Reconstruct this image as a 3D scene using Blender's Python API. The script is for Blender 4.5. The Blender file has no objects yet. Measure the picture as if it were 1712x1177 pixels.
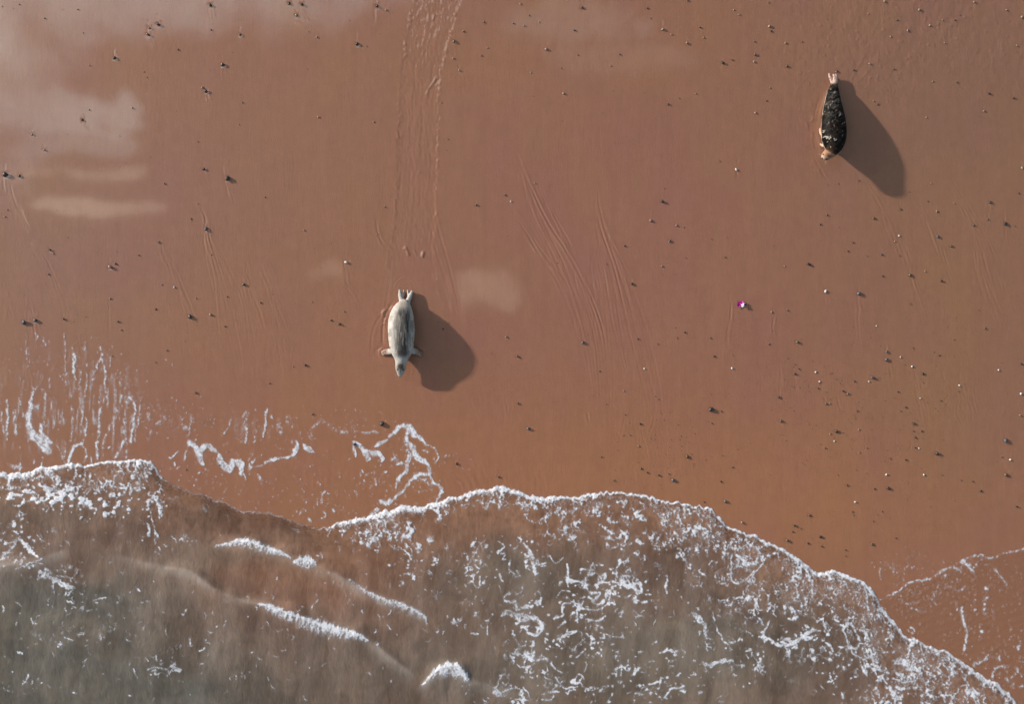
import bpy, bmesh, math, random
import numpy as np
from mathutils import Vector, Matrix

random.seed(7)
rng = np.random.default_rng(7)
scene = bpy.context.scene
COL = scene.collection

# ------------------------------------------------------------------ camera, sky, sun, exposure
S = 76.0                      # photograph pixels per metre on the sand
CAM_H = 24.0                  # the drone hovers 24 m above the beach
CX, CY = 856.0, 588.5
cam_data = bpy.data.cameras.new("camera")
cam_data.sensor_width = 36.0
cam_data.lens = 36.0 * CAM_H / (1712.0 / S)
cam_data.clip_start = 0.1
cam_data.clip_end = 6000.0
cam = bpy.data.objects.new("camera", cam_data)
cam.location = (0, 0, CAM_H)
COL.objects.link(cam)
scene.camera = cam

SUN_EL = math.radians(16.5)
SHADOW = Vector((math.cos(math.radians(-24)), math.sin(math.radians(-24)), 0))   # shadows fall to the right and towards the sea
to_sun = Vector((-SHADOW.x * math.cos(SUN_EL), -SHADOW.y * math.cos(SUN_EL), math.sin(SUN_EL)))
sun_data = bpy.data.lights.new("sun", 'SUN')
sun_data.energy = 4.45
sun_data.angle = math.radians(1.7)
sun_data.color = (1.0, 0.92, 0.82)
sun = bpy.data.objects.new("sun", sun_data)
sun.rotation_euler = to_sun.to_track_quat('Z', 'Y').to_euler()
COL.objects.link(sun)

scene.view_settings.view_transform = 'Standard'
scene.view_settings.look = 'None'
scene.view_settings.exposure = 0.55
scene.view_settings.gamma = 1.0

world = bpy.data.worlds.new("World")
scene.world = world
world.use_nodes = True


class NT:
    """small helper for building node trees"""
    def __init__(self, tree):
        self.t = tree
    def n(self, kind, **kw):
        nd = self.t.nodes.new(kind)
        for k, v in kw.items():
            setattr(nd, k, v)
        return nd
    def link(self, a, b):
        self.t.links.new(a, b)
    def val(self, sock, v):
        if isinstance(v, bpy.types.NodeSocket):
            self.link(v, sock)
        elif v is not None:
            sock.default_value = v
    def math(self, op, a, b=None, clamp=False):
        m = self.n('ShaderNodeMath', operation=op)
        m.use_clamp = clamp
        self.val(m.inputs[0], a)
        if b is not None:
            self.val(m.inputs[1], b)
        return m.outputs[0]
    def mix(self, fac, a, b):
        m = self.n('ShaderNodeMix', data_type='RGBA')
        self.val(m.inputs[0], fac)
        self.val(m.inputs[6], a)
        self.val(m.inputs[7], b)
        return m.outputs[2]
    def ramp(self, x, lo, hi):
        m = self.n('ShaderNodeMapRange', interpolation_type='SMOOTHSTEP')
        self.val(m.inputs[0], x)
        m.inputs[1].default_value = lo
        m.inputs[2].default_value = hi
        return m.outputs[0]
    def noise(self, vec, scale, detail=3.0, rough=0.5, dim='3D'):
        nd = self.n('ShaderNodeTexNoise', noise_dimensions=dim)
        if vec is not None:
            self.link(vec, nd.inputs['Vector'])
        nd.inputs['Scale'].default_value = scale
        nd.inputs['Detail'].default_value = detail
        nd.inputs['Roughness'].default_value = rough
        return nd


def build_world():
    nt = world.node_tree
    nt.nodes.clear()
    w = NT(nt)
    sky = w.n('ShaderNodeTexSky', sky_type='NISHITA')
    sky.sun_disc = False
    sky.sun_elevation = SUN_EL
    sky.sun_rotation = math.atan2(to_sun.x, to_sun.y)
    sky.altitude = 10
    sky.air_density = 1.0
    sky.dust_density = 3.0
    sky.ozone_density = 1.0
    # a thin broken cloud deck: every direction is projected on one level layer overhead,
    # so clouds crowd together towards the horizon as they do in a real sky
    tc = w.n('ShaderNodeTexCoord')
    sep = w.n('ShaderNodeSeparateXYZ')
    w.link(tc.outputs['Generated'], sep.inputs[0])
    z = w.math('MAXIMUM', sep.outputs[2], 0.04)
    u = w.math('MULTIPLY', w.math('DIVIDE', sep.outputs[0], z), CAM_H)
    v = w.math('MULTIPLY', w.math('DIVIDE', sep.outputs[1], z), CAM_H)
    cmb = w.n('ShaderNodeCombineXYZ')
    w.link(u, cmb.inputs[0]); w.link(v, cmb.inputs[1])
    nz = w.noise(cmb.outputs[0], 0.9, 5.0, 0.6)
    nsep = w.n('ShaderNodeSeparateColor')
    w.link(nz.outputs['Color'], nsep.inputs[0])
    du = w.math('MULTIPLY', w.math('SUBTRACT', nsep.outputs[0], 0.5), 1.5)
    dv = w.math('MULTIPLY', w.math('SUBTRACT', nsep.outputs[1], 0.5), 0.7)
    uu = w.math('ADD', u, du)
    vv = w.math('ADD', v, dv)
    rag = w.noise(cmb.outputs[0], 1.1, 5.0, 0.6)
    ragged = w.math('MULTIPLY', w.math('SUBTRACT', rag.outputs[0], 0.52), 6.0)
    # (the beach tilts seaward by 1.3 per cent, so its mirror looks a little way seaward of the zenith)
    # clouds overhead (they are what the wet sand mirrors): centre and radii on the cloud layer, edge softness, strength
    clouds = [(-230, 110, 290, 230, .9, 1.0), (230, -55, 420, 105, .95, .85), (80, 190, 135, 36, .5, .8),
              (125, 245, 100, 14, .6, .45), (150, 290, 82, 13, .5, .6), (165, 347, 92, 13, .4, .8),
              (818, 488, 46, 24, .8, .6), (550, 446, 32, 15, .5, .34), (960, 40, 120, 34, .8, .3), (1040, 105, 90, 22, .8, .2),
              (-900, 420, 420, 120, .6, .8), (-700, -520, 600, 200, .6, .9), (700, -700, 700, 170, .6, .8), (2300, -350, 380, 140, .6, .7),
              (2600, 700, 420, 120, .6, .7), (1500, 1900, 700, 220, .6, .8), (-300, 1900, 600, 190, .6, .8)]
    total = warm = None
    for cx, cy, rx, ry, soft, amt in clouds:
        ax = w.math('DIVIDE', w.math('SUBTRACT', uu, (cx - CX) / S), rx / S)
        ay = w.math('DIVIDE', w.math('SUBTRACT', vv, (CY - cy) / S - .026 * CAM_H), ry / S)
        q = w.math('ADD', w.math('ADD', w.math('MULTIPLY', ax, ax), w.math('MULTIPLY', ay, ay)), w.math('MULTIPLY', ragged, .5 if rx > 200 else 1.0))
        c = w.math('MULTIPLY', w.math('SUBTRACT', 1.0, w.ramp(q, 1.0 - soft, 1.0 + soft)), amt)
        total = c if total is None else w.math('MAXIMUM', total, c)
        if rx < 100:                       # small low clouds catch the warm light of the low sun, the high bank stays grey-white
            warm = c if warm is None else w.math('MAXIMUM', warm, c)
    # far puffs towards the horizon
    big = w.noise(cmb.outputs[0], 0.022, 5.0, 0.55)
    rad = w.math('SQRT', w.math('ADD', w.math('MULTIPLY', u, u), w.math('MULTIPLY', v, v)))
    far = w.math('MULTIPLY', w.ramp(big.outputs[0], 0.52, 0.66), w.ramp(rad, 22.0, 60.0))
    total = w.math('MAXIMUM', total, w.math('MULTIPLY', far, 0.8))
    body = w.noise(cmb.outputs[0], 0.35, 4.0, 0.5)
    dens = w.math('MULTIPLY', total, w.ramp(body.outputs[0], 0.05, 0.6), clamp=True)
    tint = w.mix(w.ramp(warm, .0, .3), (37.0, 43.0, 44.0, 1), (46.0, 39.0, 31.0, 1))
    col = w.mix(dens, sky.outputs[0], tint)
    bg = w.n('ShaderNodeBackground')
    bg.inputs[1].default_value = 0.058
    w.link(col, bg.inputs[0])
    out = w.n('ShaderNodeOutputWorld')
    w.link(bg.outputs[0], out.inputs[0])


build_world()

# ------------------------------------------------------------------ numeric helpers
def px(x, y, z=0.0):
    """photograph pixel -> place on the beach, for a point z metres above the sand"""
    k = (CAM_H - z) / CAM_H
    return ((x - CX) / S * k, (CY - y) / S * k)


def lin(c):
    c = np.asarray(c, dtype=np.float64) / 255.0
    return np.where(c <= 0.04045, c / 12.92, ((c + 0.055) / 1.055) ** 2.4)


def _hash(ix, iy, seed):
    h = (ix.astype(np.uint32) * np.uint32(374761393)) ^ (iy.astype(np.uint32) * np.uint32(668265263)) ^ np.uint32((seed * 2246822519) & 0xFFFFFFFF)
    h = (h ^ (h >> np.uint32(13))) * np.uint32(1274126177)
    h = h ^ (h >> np.uint32(16))
    return h


def hashf(ix, iy, seed):
    return (_hash(ix, iy, seed) & np.uint32(0xFFFFFF)).astype(np.float32) / np.float32(0xFFFFFF)


def vnoise(x, y, seed=0):
    fx, fy = np.floor(x), np.floor(y)
    ix, iy = fx.astype(np.int64), fy.astype(np.int64)
    tx, ty = (x - fx).astype(np.float32), (y - fy).astype(np.float32)
    tx = tx * tx * tx * (tx * (tx * 6 - 15) + 10)
    ty = ty * ty * ty * (ty * (ty * 6 - 15) + 10)
    a, b = hashf(ix, iy, seed), hashf(ix + 1, iy, seed)
    c, d = hashf(ix, iy + 1, seed), hashf(ix + 1, iy + 1, seed)
    return (a + (b - a) * tx) * (1 - ty) + (c + (d - c) * tx) * ty


def fbm(x, y, seed=0, octaves=4, gain=0.5):
    s, a, t = 0.0, 1.0, 0.0
    for o in range(octaves):
        s = s + a * vnoise(x * 2 ** o + 17.3 * o, y * 2 ** o - 9.1 * o, seed + 31 * o)
        t += a
        a *= gain
    return s / t


def worley(x, y, seed=0):
    """distances to the nearest and second nearest scattered point"""
    fx, fy = np.floor(x).astype(np.int64), np.floor(y).astype(np.int64)
    f1 = np.full(x.shape, 9.0, np.float32)
    f2 = np.full(x.shape, 9.0, np.float32)
    for j in (-1, 0, 1):
        for i in (-1, 0, 1):
            cx, cy = fx + i, fy + j
            dx = (cx + hashf(cx, cy, seed) - x).astype(np.float32)
            dy = (cy + hashf(cx, cy, seed + 101) - y).astype(np.float32)
            d = np.sqrt(dx * dx + dy * dy)
            f2 = np.minimum(f2, np.maximum(f1, d))
            f1 = np.minimum(f1, d)
    return f1, f2


def sstep(x, a, b):
    t = np.clip((x - a) / (b - a), 0, 1)
    return t * t * (3 - 2 * t)


def blob(X, Y, cx, cy, rx, ry):
    return np.exp(-(((X - cx) / rx) ** 2 + ((Y - cy) / ry) ** 2))


def smooth_line(pts, n=10):
    """Catmull-Rom through the points (any number of columns)"""
    p = np.asarray(pts, dtype=np.float64)
    if len(p) < 3:
        t = np.linspace(0, 1, n + 1)[:, None]
        return p[0] * (1 - t) + p[-1] * t
    q = np.vstack([2 * p[0] - p[1], p, 2 * p[-1] - p[-2]])
    out = []
    for i in range(1, len(q) - 2):
        p0, p1, p2, p3 = q[i - 1], q[i], q[i + 1], q[i + 2]
        for t in np.linspace(0, 1, n, endpoint=False):
            out.append(0.5 * (2 * p1 + (p2 - p0) * t + (2 * p0 - 5 * p1 + 4 * p2 - p3) * t * t + (3 * p1 - p0 - 3 * p2 + p3) * t ** 3))
    out.append(p[-1])
    return np.array(out)


def grid_mesh(name, X, Y, Z, attrs=None, keep=None, smooth=True):
    """mesh from a rectangular array of points; keep = which cells to make"""
    r, c = X.shape
    idx = np.arange(r * c).reshape(r, c)
    q = np.stack([idx[:-1, :-1], idx[1:, :-1], idx[1:, 1:], idx[:-1, 1:]], -1)
    q = q.reshape(-1, 4) if keep is None else q[keep]
    co = np.stack([X.ravel(), Y.ravel(), Z.ravel()], -1)
    sel = None
    if keep is not None:
        sel, inv = np.unique(q.ravel(), return_inverse=True)
        co = co[sel]
        q = inv.reshape(-1, 4)
    me = bpy.data.meshes.new(name)
    me.vertices.add(len(co))
    me.vertices.foreach_set("co", np.ascontiguousarray(co, dtype=np.float32).ravel())
    me.loops.add(q.size)
    me.loops.foreach_set("vertex_index", q.astype(np.int32).ravel())
    me.polygons.add(len(q))
    me.polygons.foreach_set("loop_start", (np.arange(len(q)) * 4).astype(np.int32))
    me.polygons.foreach_set("use_smooth", np.full(len(q), smooth))
    for k, a in (attrs or {}).items():
        if a.ndim == 3:
            a = a.reshape(-1, a.shape[-1])
            a = a if sel is None else a[sel]
            at = me.attributes.new(k, 'FLOAT_COLOR', 'POINT')
            at.data.foreach_set("color", np.concatenate([a, np.ones((len(a), 1))], 1).astype(np.float32).ravel())
        else:
            a = a.ravel()
            a = a if sel is None else a[sel]
            at = me.attributes.new(k, 'FLOAT', 'POINT')
            at.data.foreach_set("value", a.astype(np.float32))
    me.update()
    me.validate()
    return me


def add(name, me, mat=None, parent=None):
    o = bpy.data.objects.new(name, me)
    COL.objects.link(o)
    if mat is not None and me is not None:
        me.materials.clear()
        me.materials.append(mat)
    if parent is not None:
        o.parent = parent
    return o


def tag(o, label=None, cat=None, group=None, kind=None):
    if label: o["label"] = label
    if cat: o["category"] = cat
    if group: o["group"] = group
    if kind: o["kind"] = kind
    return o


def material(name):
    m = bpy.data.materials.new(name)
    m.use_nodes = True
    w = NT(m.node_tree)
    return m, w, m.node_tree.nodes['Principled BSDF']


# ------------------------------------------------------------------ shore shape
WATERLINE = [(-6000, 900), (-2000, 830), (-900, 815), (-400, 800), (-60, 790), (0, 790), (40, 789), (75, 783), (100, 778), (150, 776), (195, 772), (215, 768),
             (240, 768), (256, 776), (264, 790), (274, 801), (290, 811), (320, 822), (345, 830), (370, 842), (400, 853), (415, 859), (430, 857),
             (450, 858), (470, 866), (500, 877), (525, 885), (545, 886), (560, 878), (590, 869), (620, 863), (650, 854), (680, 846), (700, 850),
             (720, 845), (745, 835), (770, 828), (800, 820), (825, 815), (850, 818), (880, 826), (905, 831), (930, 829), (960, 832), (980, 827),
             (1010, 825), (1040, 824), (1065, 828), (1090, 832), (1110, 835), (1140, 840), (1170, 848), (1190, 855), (1203, 868), (1215, 882),
             (1235, 889), (1260, 897), (1285, 907), (1310, 920), (1335, 936), (1355, 952), (1370, 958), (1390, 956), (1410, 962), (1430, 968),
             (1450, 980), (1465, 995), (1475, 1015), (1490, 1035), (1510, 1060), (1530, 1072), (1560, 1082), (1590, 1095), (1615, 1112),
             (1640, 1130), (1670, 1145), (1690, 1160), (1702, 1180), (1740, 1215), (1850, 1275), (2200, 1290), (2900, 1100), (4000, 950), (7000, 900)]
_wl = np.array(WATERLINE, dtype=np.float64)
_wx = np.arange(-700, 2400, 1.0)
_wy = np.interp(_wx, _wl[:, 0], _wl[:, 1])
_k = np.exp(-(np.arange(-6, 7) / 2.6) ** 2); _k /= _k.sum()
_wy = np.convolve(np.pad(_wy, 6, mode='edge'), _k, mode='valid')
_wy = _wy + (fbm(_wx / 16, _wx * 0, 5, 3) - .5) * 9 + (fbm(_wx / 5, _wx * 0, 6, 2) - .5) * 3.5
_ks = np.exp(-(np.arange(-25, 26) / 12.0) ** 2); _ks /= _ks.sum()
_wsm = np.convolve(np.pad(_wy, 25, mode='edge'), _ks, mode='valid')
_slope = np.gradient(_wsm)


def shore_depth(X, Y):
    """distance seaward of the swash edge in pixels (negative on the sand)"""
    far = np.interp(X, _wl[:, 0], _wl[:, 1])
    near = np.interp(X, _wx, _wy)
    inside = (X > -690) & (X < 2390)
    yw = np.where(inside, near, far)
    sl = np.where(inside, np.interp(X, _wx, _slope), 0.0)
    return (Y - yw) / np.sqrt(1 + sl * sl)


def ground_z(X, Y):
    """level of the beach: it falls gently towards the sea"""
    m = (CY - Y) / S
    return 1.2 * np.tanh(0.013 * m / 1.2)


SEA_LEVEL = -0.150
WAVES = [  # crest line, height in metres, width of the shoreward face and of the back in pixels
    ([(330, 925), (365, 911), (400, 905), (440, 912), (485, 930), (510, 941), (560, 961), (600, 983), (640, 1002), (680, 1015), (705, 1028), (716, 1048)], .06, 9, 38),
    ([(120, 918), (200, 932), (266, 948), (320, 958), (358, 985), (400, 1002), (439, 1008), (469, 1021), (501, 1032), (541, 1048), (595, 1059), (630, 1083), (663, 1110), (687, 1130), (694, 1155)], .085, 10, 46),
    ([(690, 1165), (708, 1145), (730, 1124), (752, 1114), (770, 1121), (785, 1138), (830, 1152), (900, 1165)], .06, 9, 36),
    ([(1120, 940), (1160, 975), (1200, 1010), (1240, 1024), (1300, 1018), (1350, 990)], .02, 10, 18),
    ([(-40, 950), (0, 945), (60, 938), (120, 918)], .05, 11, 36),
    ([(-60, 845), (20, 838), (90, 842), (150, 860), (210, 880), (290, 890)], .03, 12, 30),
    ([(-60, 1060), (60, 1050), (170, 1070), (300, 1110), (420, 1165), (480, 1220)], .06, 20, 60),
    ([(900, 900), (1000, 925), (1080, 960), (1150, 1030), (1230, 1090), (1330, 1130)], .025, 22, 40),
]
_waves = [(smooth_line(p, 6), a, f, b) for p, a, f, b in WAVES]


def line_dist(X, Y, line):
    """distance to a polyline, its side (+ to the left of travel, seen with y down) and the share along it"""
    best = np.full(X.shape, 1e9)
    side = np.zeros(X.shape)
    along = np.zeros(X.shape)
    n = len(line) - 1
    for i in range(n):
        ax, ay = line[i, 0], line[i, 1]
        dx, dy = line[i + 1, 0] - ax, line[i + 1, 1] - ay
        L2 = dx * dx + dy * dy + 1e-9
        t = np.clip(((X - ax) * dx + (Y - ay) * dy) / L2, 0, 1)
        ex, ey = X - ax - t * dx, Y - ay - t * dy
        d = np.sqrt(ex * ex + ey * ey)
        m = d < best
        best = np.where(m, d, best)
        side = np.where(m, np.sign(dy * ex - dx * ey), side)
        along = np.where(m, (i + t) / n, along)
    return best, side, along


def sea_z(X, Y):
    g = ground_z(X, Y)
    d = shore_depth(X, Y)
    film = np.where(d > 0, .034 * (1 - np.exp(-np.maximum(d, 0) / 7.0)) + .00012 * np.clip(d, 0, 200), -.10 * (1 - np.exp(np.minimum(d, 0) / 8.0)))
    a = g + film
    k = .02
    z = np.where(d > 40, np.logaddexp(a / k, np.full(a.shape, SEA_LEVEL) / k) * k, a)
    w = sstep(d, 30, 60)
    z = a * (1 - w) + z * w
    near = (X > -150) & (X < 1850) & (Y < 1290)
    zn = z[near]; Xn = X[near]; Yn = Y[near]
    wob = (fbm(Xn / 38, Yn / 38, 41, 2) - .5) * 16
    for line, amp, f, b in _waves:
        dist, side, al = line_dist(Xn, Yn + wob, line)
        fade = sstep(al, 0, .25) * (1 - sstep(al, .55, 1.0))
        zn = zn + amp * fade * np.where(side > 0, np.exp(-(dist / f) ** 2), np.exp(-(dist / b) ** 2))
    dn = d[near]
    lift = sstep(dn, 15, 120)
    zn = zn + lift * ((fbm(Xn / 55, Yn / 90, 43, 2) - .5) * .02 + (fbm(Xn / 13, Yn / 26, 44, 2) - .5) * .004)
    z[near] = zn
    return z


# ------------------------------------------------------------------ sand
def spaced(fine, step0):
    """fine coordinates in the middle, then ever wider steps out to two kilometres"""
    lo, hi = [fine[0]], [fine[-1]]
    st = step0
    while hi[-1] - fine[-1] < 150000:
        st *= 1.35
        hi.append(hi[-1] + st); lo.append(lo[-1] - st)
    return np.concatenate([np.array(lo[1:])[::-1], fine, np.array(hi[1:])])


def stroke_height(H, xs, ys, line, amp, sigma, kind='groove'):
    """press one line into the sand: a groove with a raised lip, or a plain ridge"""
    m = sigma * 4 + 2
    x0, x1 = line[:, 0].min() - m, line[:, 0].max() + m
    y0, y1 = line[:, 1].min() - m, line[:, 1].max() + m
    i0, i1 = np.searchsorted(xs, [x0, x1]); j0, j1 = np.searchsorted(ys, [y0, y1])
    if i1 - i0 < 2 or j1 - j0 < 2:
        return
    X, Y = np.meshgrid(xs[i0:i1], ys[j0:j1])
    d, s, al = line_dist(X, Y, line)
    n = d * s
    fade = sstep(al, 0, .12) * (1 - sstep(al, .7, 1.0))
    if kind == 'groove':
        h = -np.exp(-(n / sigma) ** 2) + .7 * np.exp(-((np.abs(n) - 1.8 * sigma) / sigma) ** 2)
    elif kind == 'step':
        h = np.exp(-((n - sigma) / sigma) ** 2) - np.exp(-((n + sigma) / sigma) ** 2)
    else:
        h = np.exp(-(n / sigma) ** 2)
        fade = sstep(al, -.01, .05) * (1 - sstep(al, .95, 1.01))
    H[j0:j1, i0:i1] += amp * h * fade


# bundles of rills that the backwash combed into the sand: centre line with half-spread, number of threads
RILLS = [
    ([(860, 246, 1), (880, 300, 4), (905, 365, 14), (945, 440, 20), (985, 540, 26), (1000, 640, 26), (1002, 720, 24)], 40),
    ([(998, 300, 2), (1003, 370, 9), (1028, 450, 18), (1052, 540, 24), (1078, 650, 26), (1090, 720, 24)], 34),
    ([(848, 330, 1), (880, 385, 4), (910, 430, 8), (945, 475, 12), (975, 560, 16), (988, 650, 12)], 16),
    ([(893, 285, 1), (915, 340, 3), (945, 400, 8), (965, 455, 10), (985, 520, 12)], 10),
    ([(1000, 400, 3), (993, 440, 8), (1000, 480, 12), (1010, 560, 18), (1015, 640, 22)], 14),
    ([(331, 335, 1), (345, 365, 3), (350, 400, 7), (368, 455, 16), (385, 520, 24), (400, 600, 26), (405, 650, 22)], 30),
    ([(266, 390, 1), (275, 425, 3), (292, 462, 7), (312, 520, 12), (325, 570, 12)], 13),
    ([(380, 262, 1), (377, 285, 2), (384, 315, 3), (395, 350, 5)], 4),
    ([(409, 435, 6), (410, 460, 8), (420, 500, 10), (440, 570, 16)], 10),
    ([(440, 440, 8), (450, 470, 10), (470, 530, 14), (500, 600, 20)], 12),
    ([(14, 300, 1), (25, 335, 3), (45, 390, 6), (75, 440, 10), (100, 510, 12), (120, 590, 16)], 10),
    ([(8, 470, 3), (14, 520, 8), (30, 580, 14)], 6),
    ([(44, 480, 3), (52, 530, 6), (60, 590, 12)], 6),
    ([(184, 488, 2), (182, 525, 5), (180, 590, 12)], 6),
    ([(575, 430, 1), (579, 470, 3), (592, 495, 6), (606, 525, 4)], 5),
    ([(630, 362, 1), (634, 395, 2), (655, 428, 3)], 3),
    ([(1225, 478, 2), (1221, 530, 5), (1216, 600, 7), (1218, 680, 10)], 9),
    ([(1232, 265, 2), (1230, 300, 2)], 3),
    ([(1295, 510, 2), (1292, 545, 4), (1295, 600, 8)], 5),
    ([(1440, 290, 3), (1470, 340, 6), (1495, 400, 10), (1515, 450, 10)], 9),
    ([(1525, 315, 4), (1550, 370, 7), (1572, 430, 12), (1600, 510, 16)], 14),
    ([(1575, 280, 4), (1610, 340, 9), (1640, 400, 14), (1665, 470, 18), (1690, 560, 20)], 18),
    ([(1630, 375, 4), (1640, 440, 10), (1665, 520, 16), (1700, 600, 20)], 14),
    ([(1505, 400, 3), (1520, 440, 7), (1530, 480, 8), (1560, 560, 14)], 9),
    ([(1525, 600, 4), (1535, 650, 8), (1548, 730, 14)], 9),
    ([(1482, 570, 1), (1483, 600, 3), (1490, 660, 6)], 4),
    ([(1652, 335, 2), (1650, 385, 3)], 5), ([(1678, 350, 2), (1682, 395, 4), (1690, 430, 6)], 5),
    ([(1435, 475, 2), (1434, 540, 4), (1436, 590, 6)], 5),
    ([(1306, 610, 1), (1306, 650, 2), (1303, 690, 4)], 4), ([(1400, 660, 2), (1410, 700, 5)], 4),
    ([(840, 650, 10), (842, 720, 14)], 6), ([(1060, 690, 30), (1065, 770, 34)], 12),
    ([(160, 560, 60), (160, 640, 60)], 12), ([(60, 580, 50), (62, 690, 50)], 14),
    ([(470, 560, 25), (480, 640, 25)], 8), ([(1450, 700, 60), (1460, 790, 60)], 10), ([(1620, 620, 60), (1640, 720, 60)], 12),
    ([(820, 770, 20), (822, 812, 26)], 9),
]
TRAIL = [(742, -30, 38), (733, 10, 38), (722, 50, 36), (709, 100, 34), (704, 160, 33), (701, 230, 34), (697, 320, 34), (692, 400, 35), (688, 440, 40), (684, 480, 46)]


def build_sand():
    fx = np.arange(-28, 1741, 1.6)
    fy = np.concatenate([np.arange(-28, 905, 1.6), np.arange(905, 1206, 2.3)])
    xs, ys = spaced(fx, 1.6), spaced(fy, 2.0)
    X, Y = np.meshgrid(xs, ys)
    H = np.zeros(X.shape)
    near = (X > -200) & (X < 1912) & (Y > -200) & (Y < 1400)
    Xn, Yn = X[near], Y[near]
    hn = (fbm(Xn / 170, Yn / 260, 1, 2) - .5) * .006
    # trampled, crawled-over sand around the dark seal and in the upper right corner
    rough = blob(Xn, Yn, 1420, 60, 130, 90) * .8 + blob(Xn, Yn, 1560, 40, 170, 70) * .8 + blob(Xn, Yn, 1690, 60, 90, 130) * .7 + blob(Xn, Yn, 1350, 190, 34, 80) * .7 + blob(Xn, Yn, 1480, 130, 90, 60) * .5
    rough = np.clip(rough, 0, 1)
    f1, f2 = worley(Xn / 9 + fbm(Xn / 20, Yn / 20, 8, 2) * 2, Yn / 11, 9)
    hn = hn + rough * ((fbm(Xn / 9, Yn / 12, 3, 4) - .5) * .008 + np.exp(-(f1 / .16) ** 2) * (vnoise(Xn / 9, Yn / 11, 12) > .66) * .008)
    # ripples where the last swash ran off
    r1 = blob(Xn, Yn, 1640, 1060, 150, 75) + .6 * blob(Xn, Yn, 1560, 1010, 80, 50)
    ph = (Xn * .52 + Yn * .95) / 10.0 * 2 * math.pi / 1.4 + fbm(Xn / 45, Yn / 45, 14, 3) * 12
    hn = hn + np.clip(r1, 0, 1) * np.sin(ph) * .0028 * fbm(Xn / 30, Yn / 30, 15, 2) * 1.6
    r2 = blob(Xn, Yn, 785, 800, 45, 26) + .5 * blob(Xn, Yn, 560, 800, 150, 45) + .5 * blob(Xn, Yn, 880, 805, 50, 20)
    ph2 = np.hypot(Xn - 735, Yn - 830) / 9.0 * 2 * math.pi / 1.3 + fbm(Xn / 22, Yn / 22, 16, 3) * 9
    hn = hn + np.clip(r2, 0, 1) * np.sin(ph2) * .0015 * fbm(Xn / 20, Yn / 20, 17, 2) * 1.6
    # the drag trail that the pale seal left
    tl = smooth_line(TRAIL, 8)
    tr = (Yn < 500) & (Xn > 600) & (Xn < 830)
    Xt, Yt = Xn[tr], Yn[tr]
    cx = np.interp(Yt, tl[:, 1], tl[:, 0]); hw = np.interp(Yt, tl[:, 1], tl[:, 2])
    u = (Xt - cx + (fbm(Xt * 0, Yt / 30, 18, 3) - .5) * 10) / hw
    ins = 1 - sstep(np.abs(u), .92, 1.06)
    fadeout = 1 - .75 * sstep(Yt, 380, 480)
    stri = (fbm(u * 20, Yt / 40, 19, 3) - .5) * .0036 + (fbm(Xt / 2.8, Yt / 9, 20, 3) - .5) * .0050
    bead = np.exp(-((np.abs(u) - .98) / .07) ** 2) * np.clip(fbm(Xt / 4, Yt / 5, 21, 2) - .44, 0, 1) * .016
    top = sstep(Yt, 60, -10) * (fbm(Xt / 5, Yt / 6, 22, 3) - .5) * .004
    ht = hn[tr]
    hn[tr] = ht + fadeout * (ins * (stri - .003 + top) + bead)
    H[near] = hn
    r = random.Random(3)
    for ctrl, n in RILLS:
        c = np.array(ctrl, float)
        for k in range(int(n * 1.6)):
            a = r.uniform(0, .55) if n > 4 else r.uniform(0, .1)
            b = min(1, a + r.uniform(.3, .6)) if n > 4 else 1.0
            o = r.uniform(-1, 1)
            full = smooth_line(c, 8)
            m = len(full)
            seg = full[int(a * (m - 1)):max(int(b * (m - 1)), int(a * (m - 1)) + 3) + 1]
            if len(seg) < 3:
                continue
            ph = r.uniform(0, 6)
            t = np.linspace(0, 1, len(seg))
            off = o * seg[:, 2] * (1 + .25 * np.sin(t * 3 + ph)) + np.sin(t * r.uniform(4, 9) + ph) * 1.2
            ln = np.stack([seg[:, 0] + off, seg[:, 1]], 1)
            stroke_height(H, xs, ys, ln, r.uniform(.0005, .0015), r.uniform(.95, 1.5), r.choice(['step', 'groove', 'groove']))
    # long lips beside the pale seal, arcs behind its tail, scrapes and clods
    for p, a in (([(722, 330), (735, 390), (752, 450), (766, 510), (775, 560)], .006), ([(716, 360), (730, 420), (748, 480), (760, 540)], .004),
                 ([(655, 430), (650, 480), (641, 540), (637, 600)], .005), ([(648, 520), (632, 535), (622, 560), (620, 600)], .006), ([(660, 500), (650, 520), (644, 560)], .004),
                 ([(629, 365), (632, 390), (652, 425)], .004), ([(982, 690), (985, 708)], .012), ([(1380, 300), (1366, 275), (1358, 258)], .006)):
        stroke_height(H, xs, ys, smooth_line(p, 8), a * .38, 1.7, 'groove')
    for k, rr in enumerate((10, 15, 20, 26)):
        t = np.linspace(math.pi * 1.02, math.pi * 1.98, 16)
        stroke_height(H, xs, ys, np.stack([678 + rr * .8 * np.cos(t), 487 + rr * np.sin(t)], 1), .0025, 1.4, 'groove')
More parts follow.
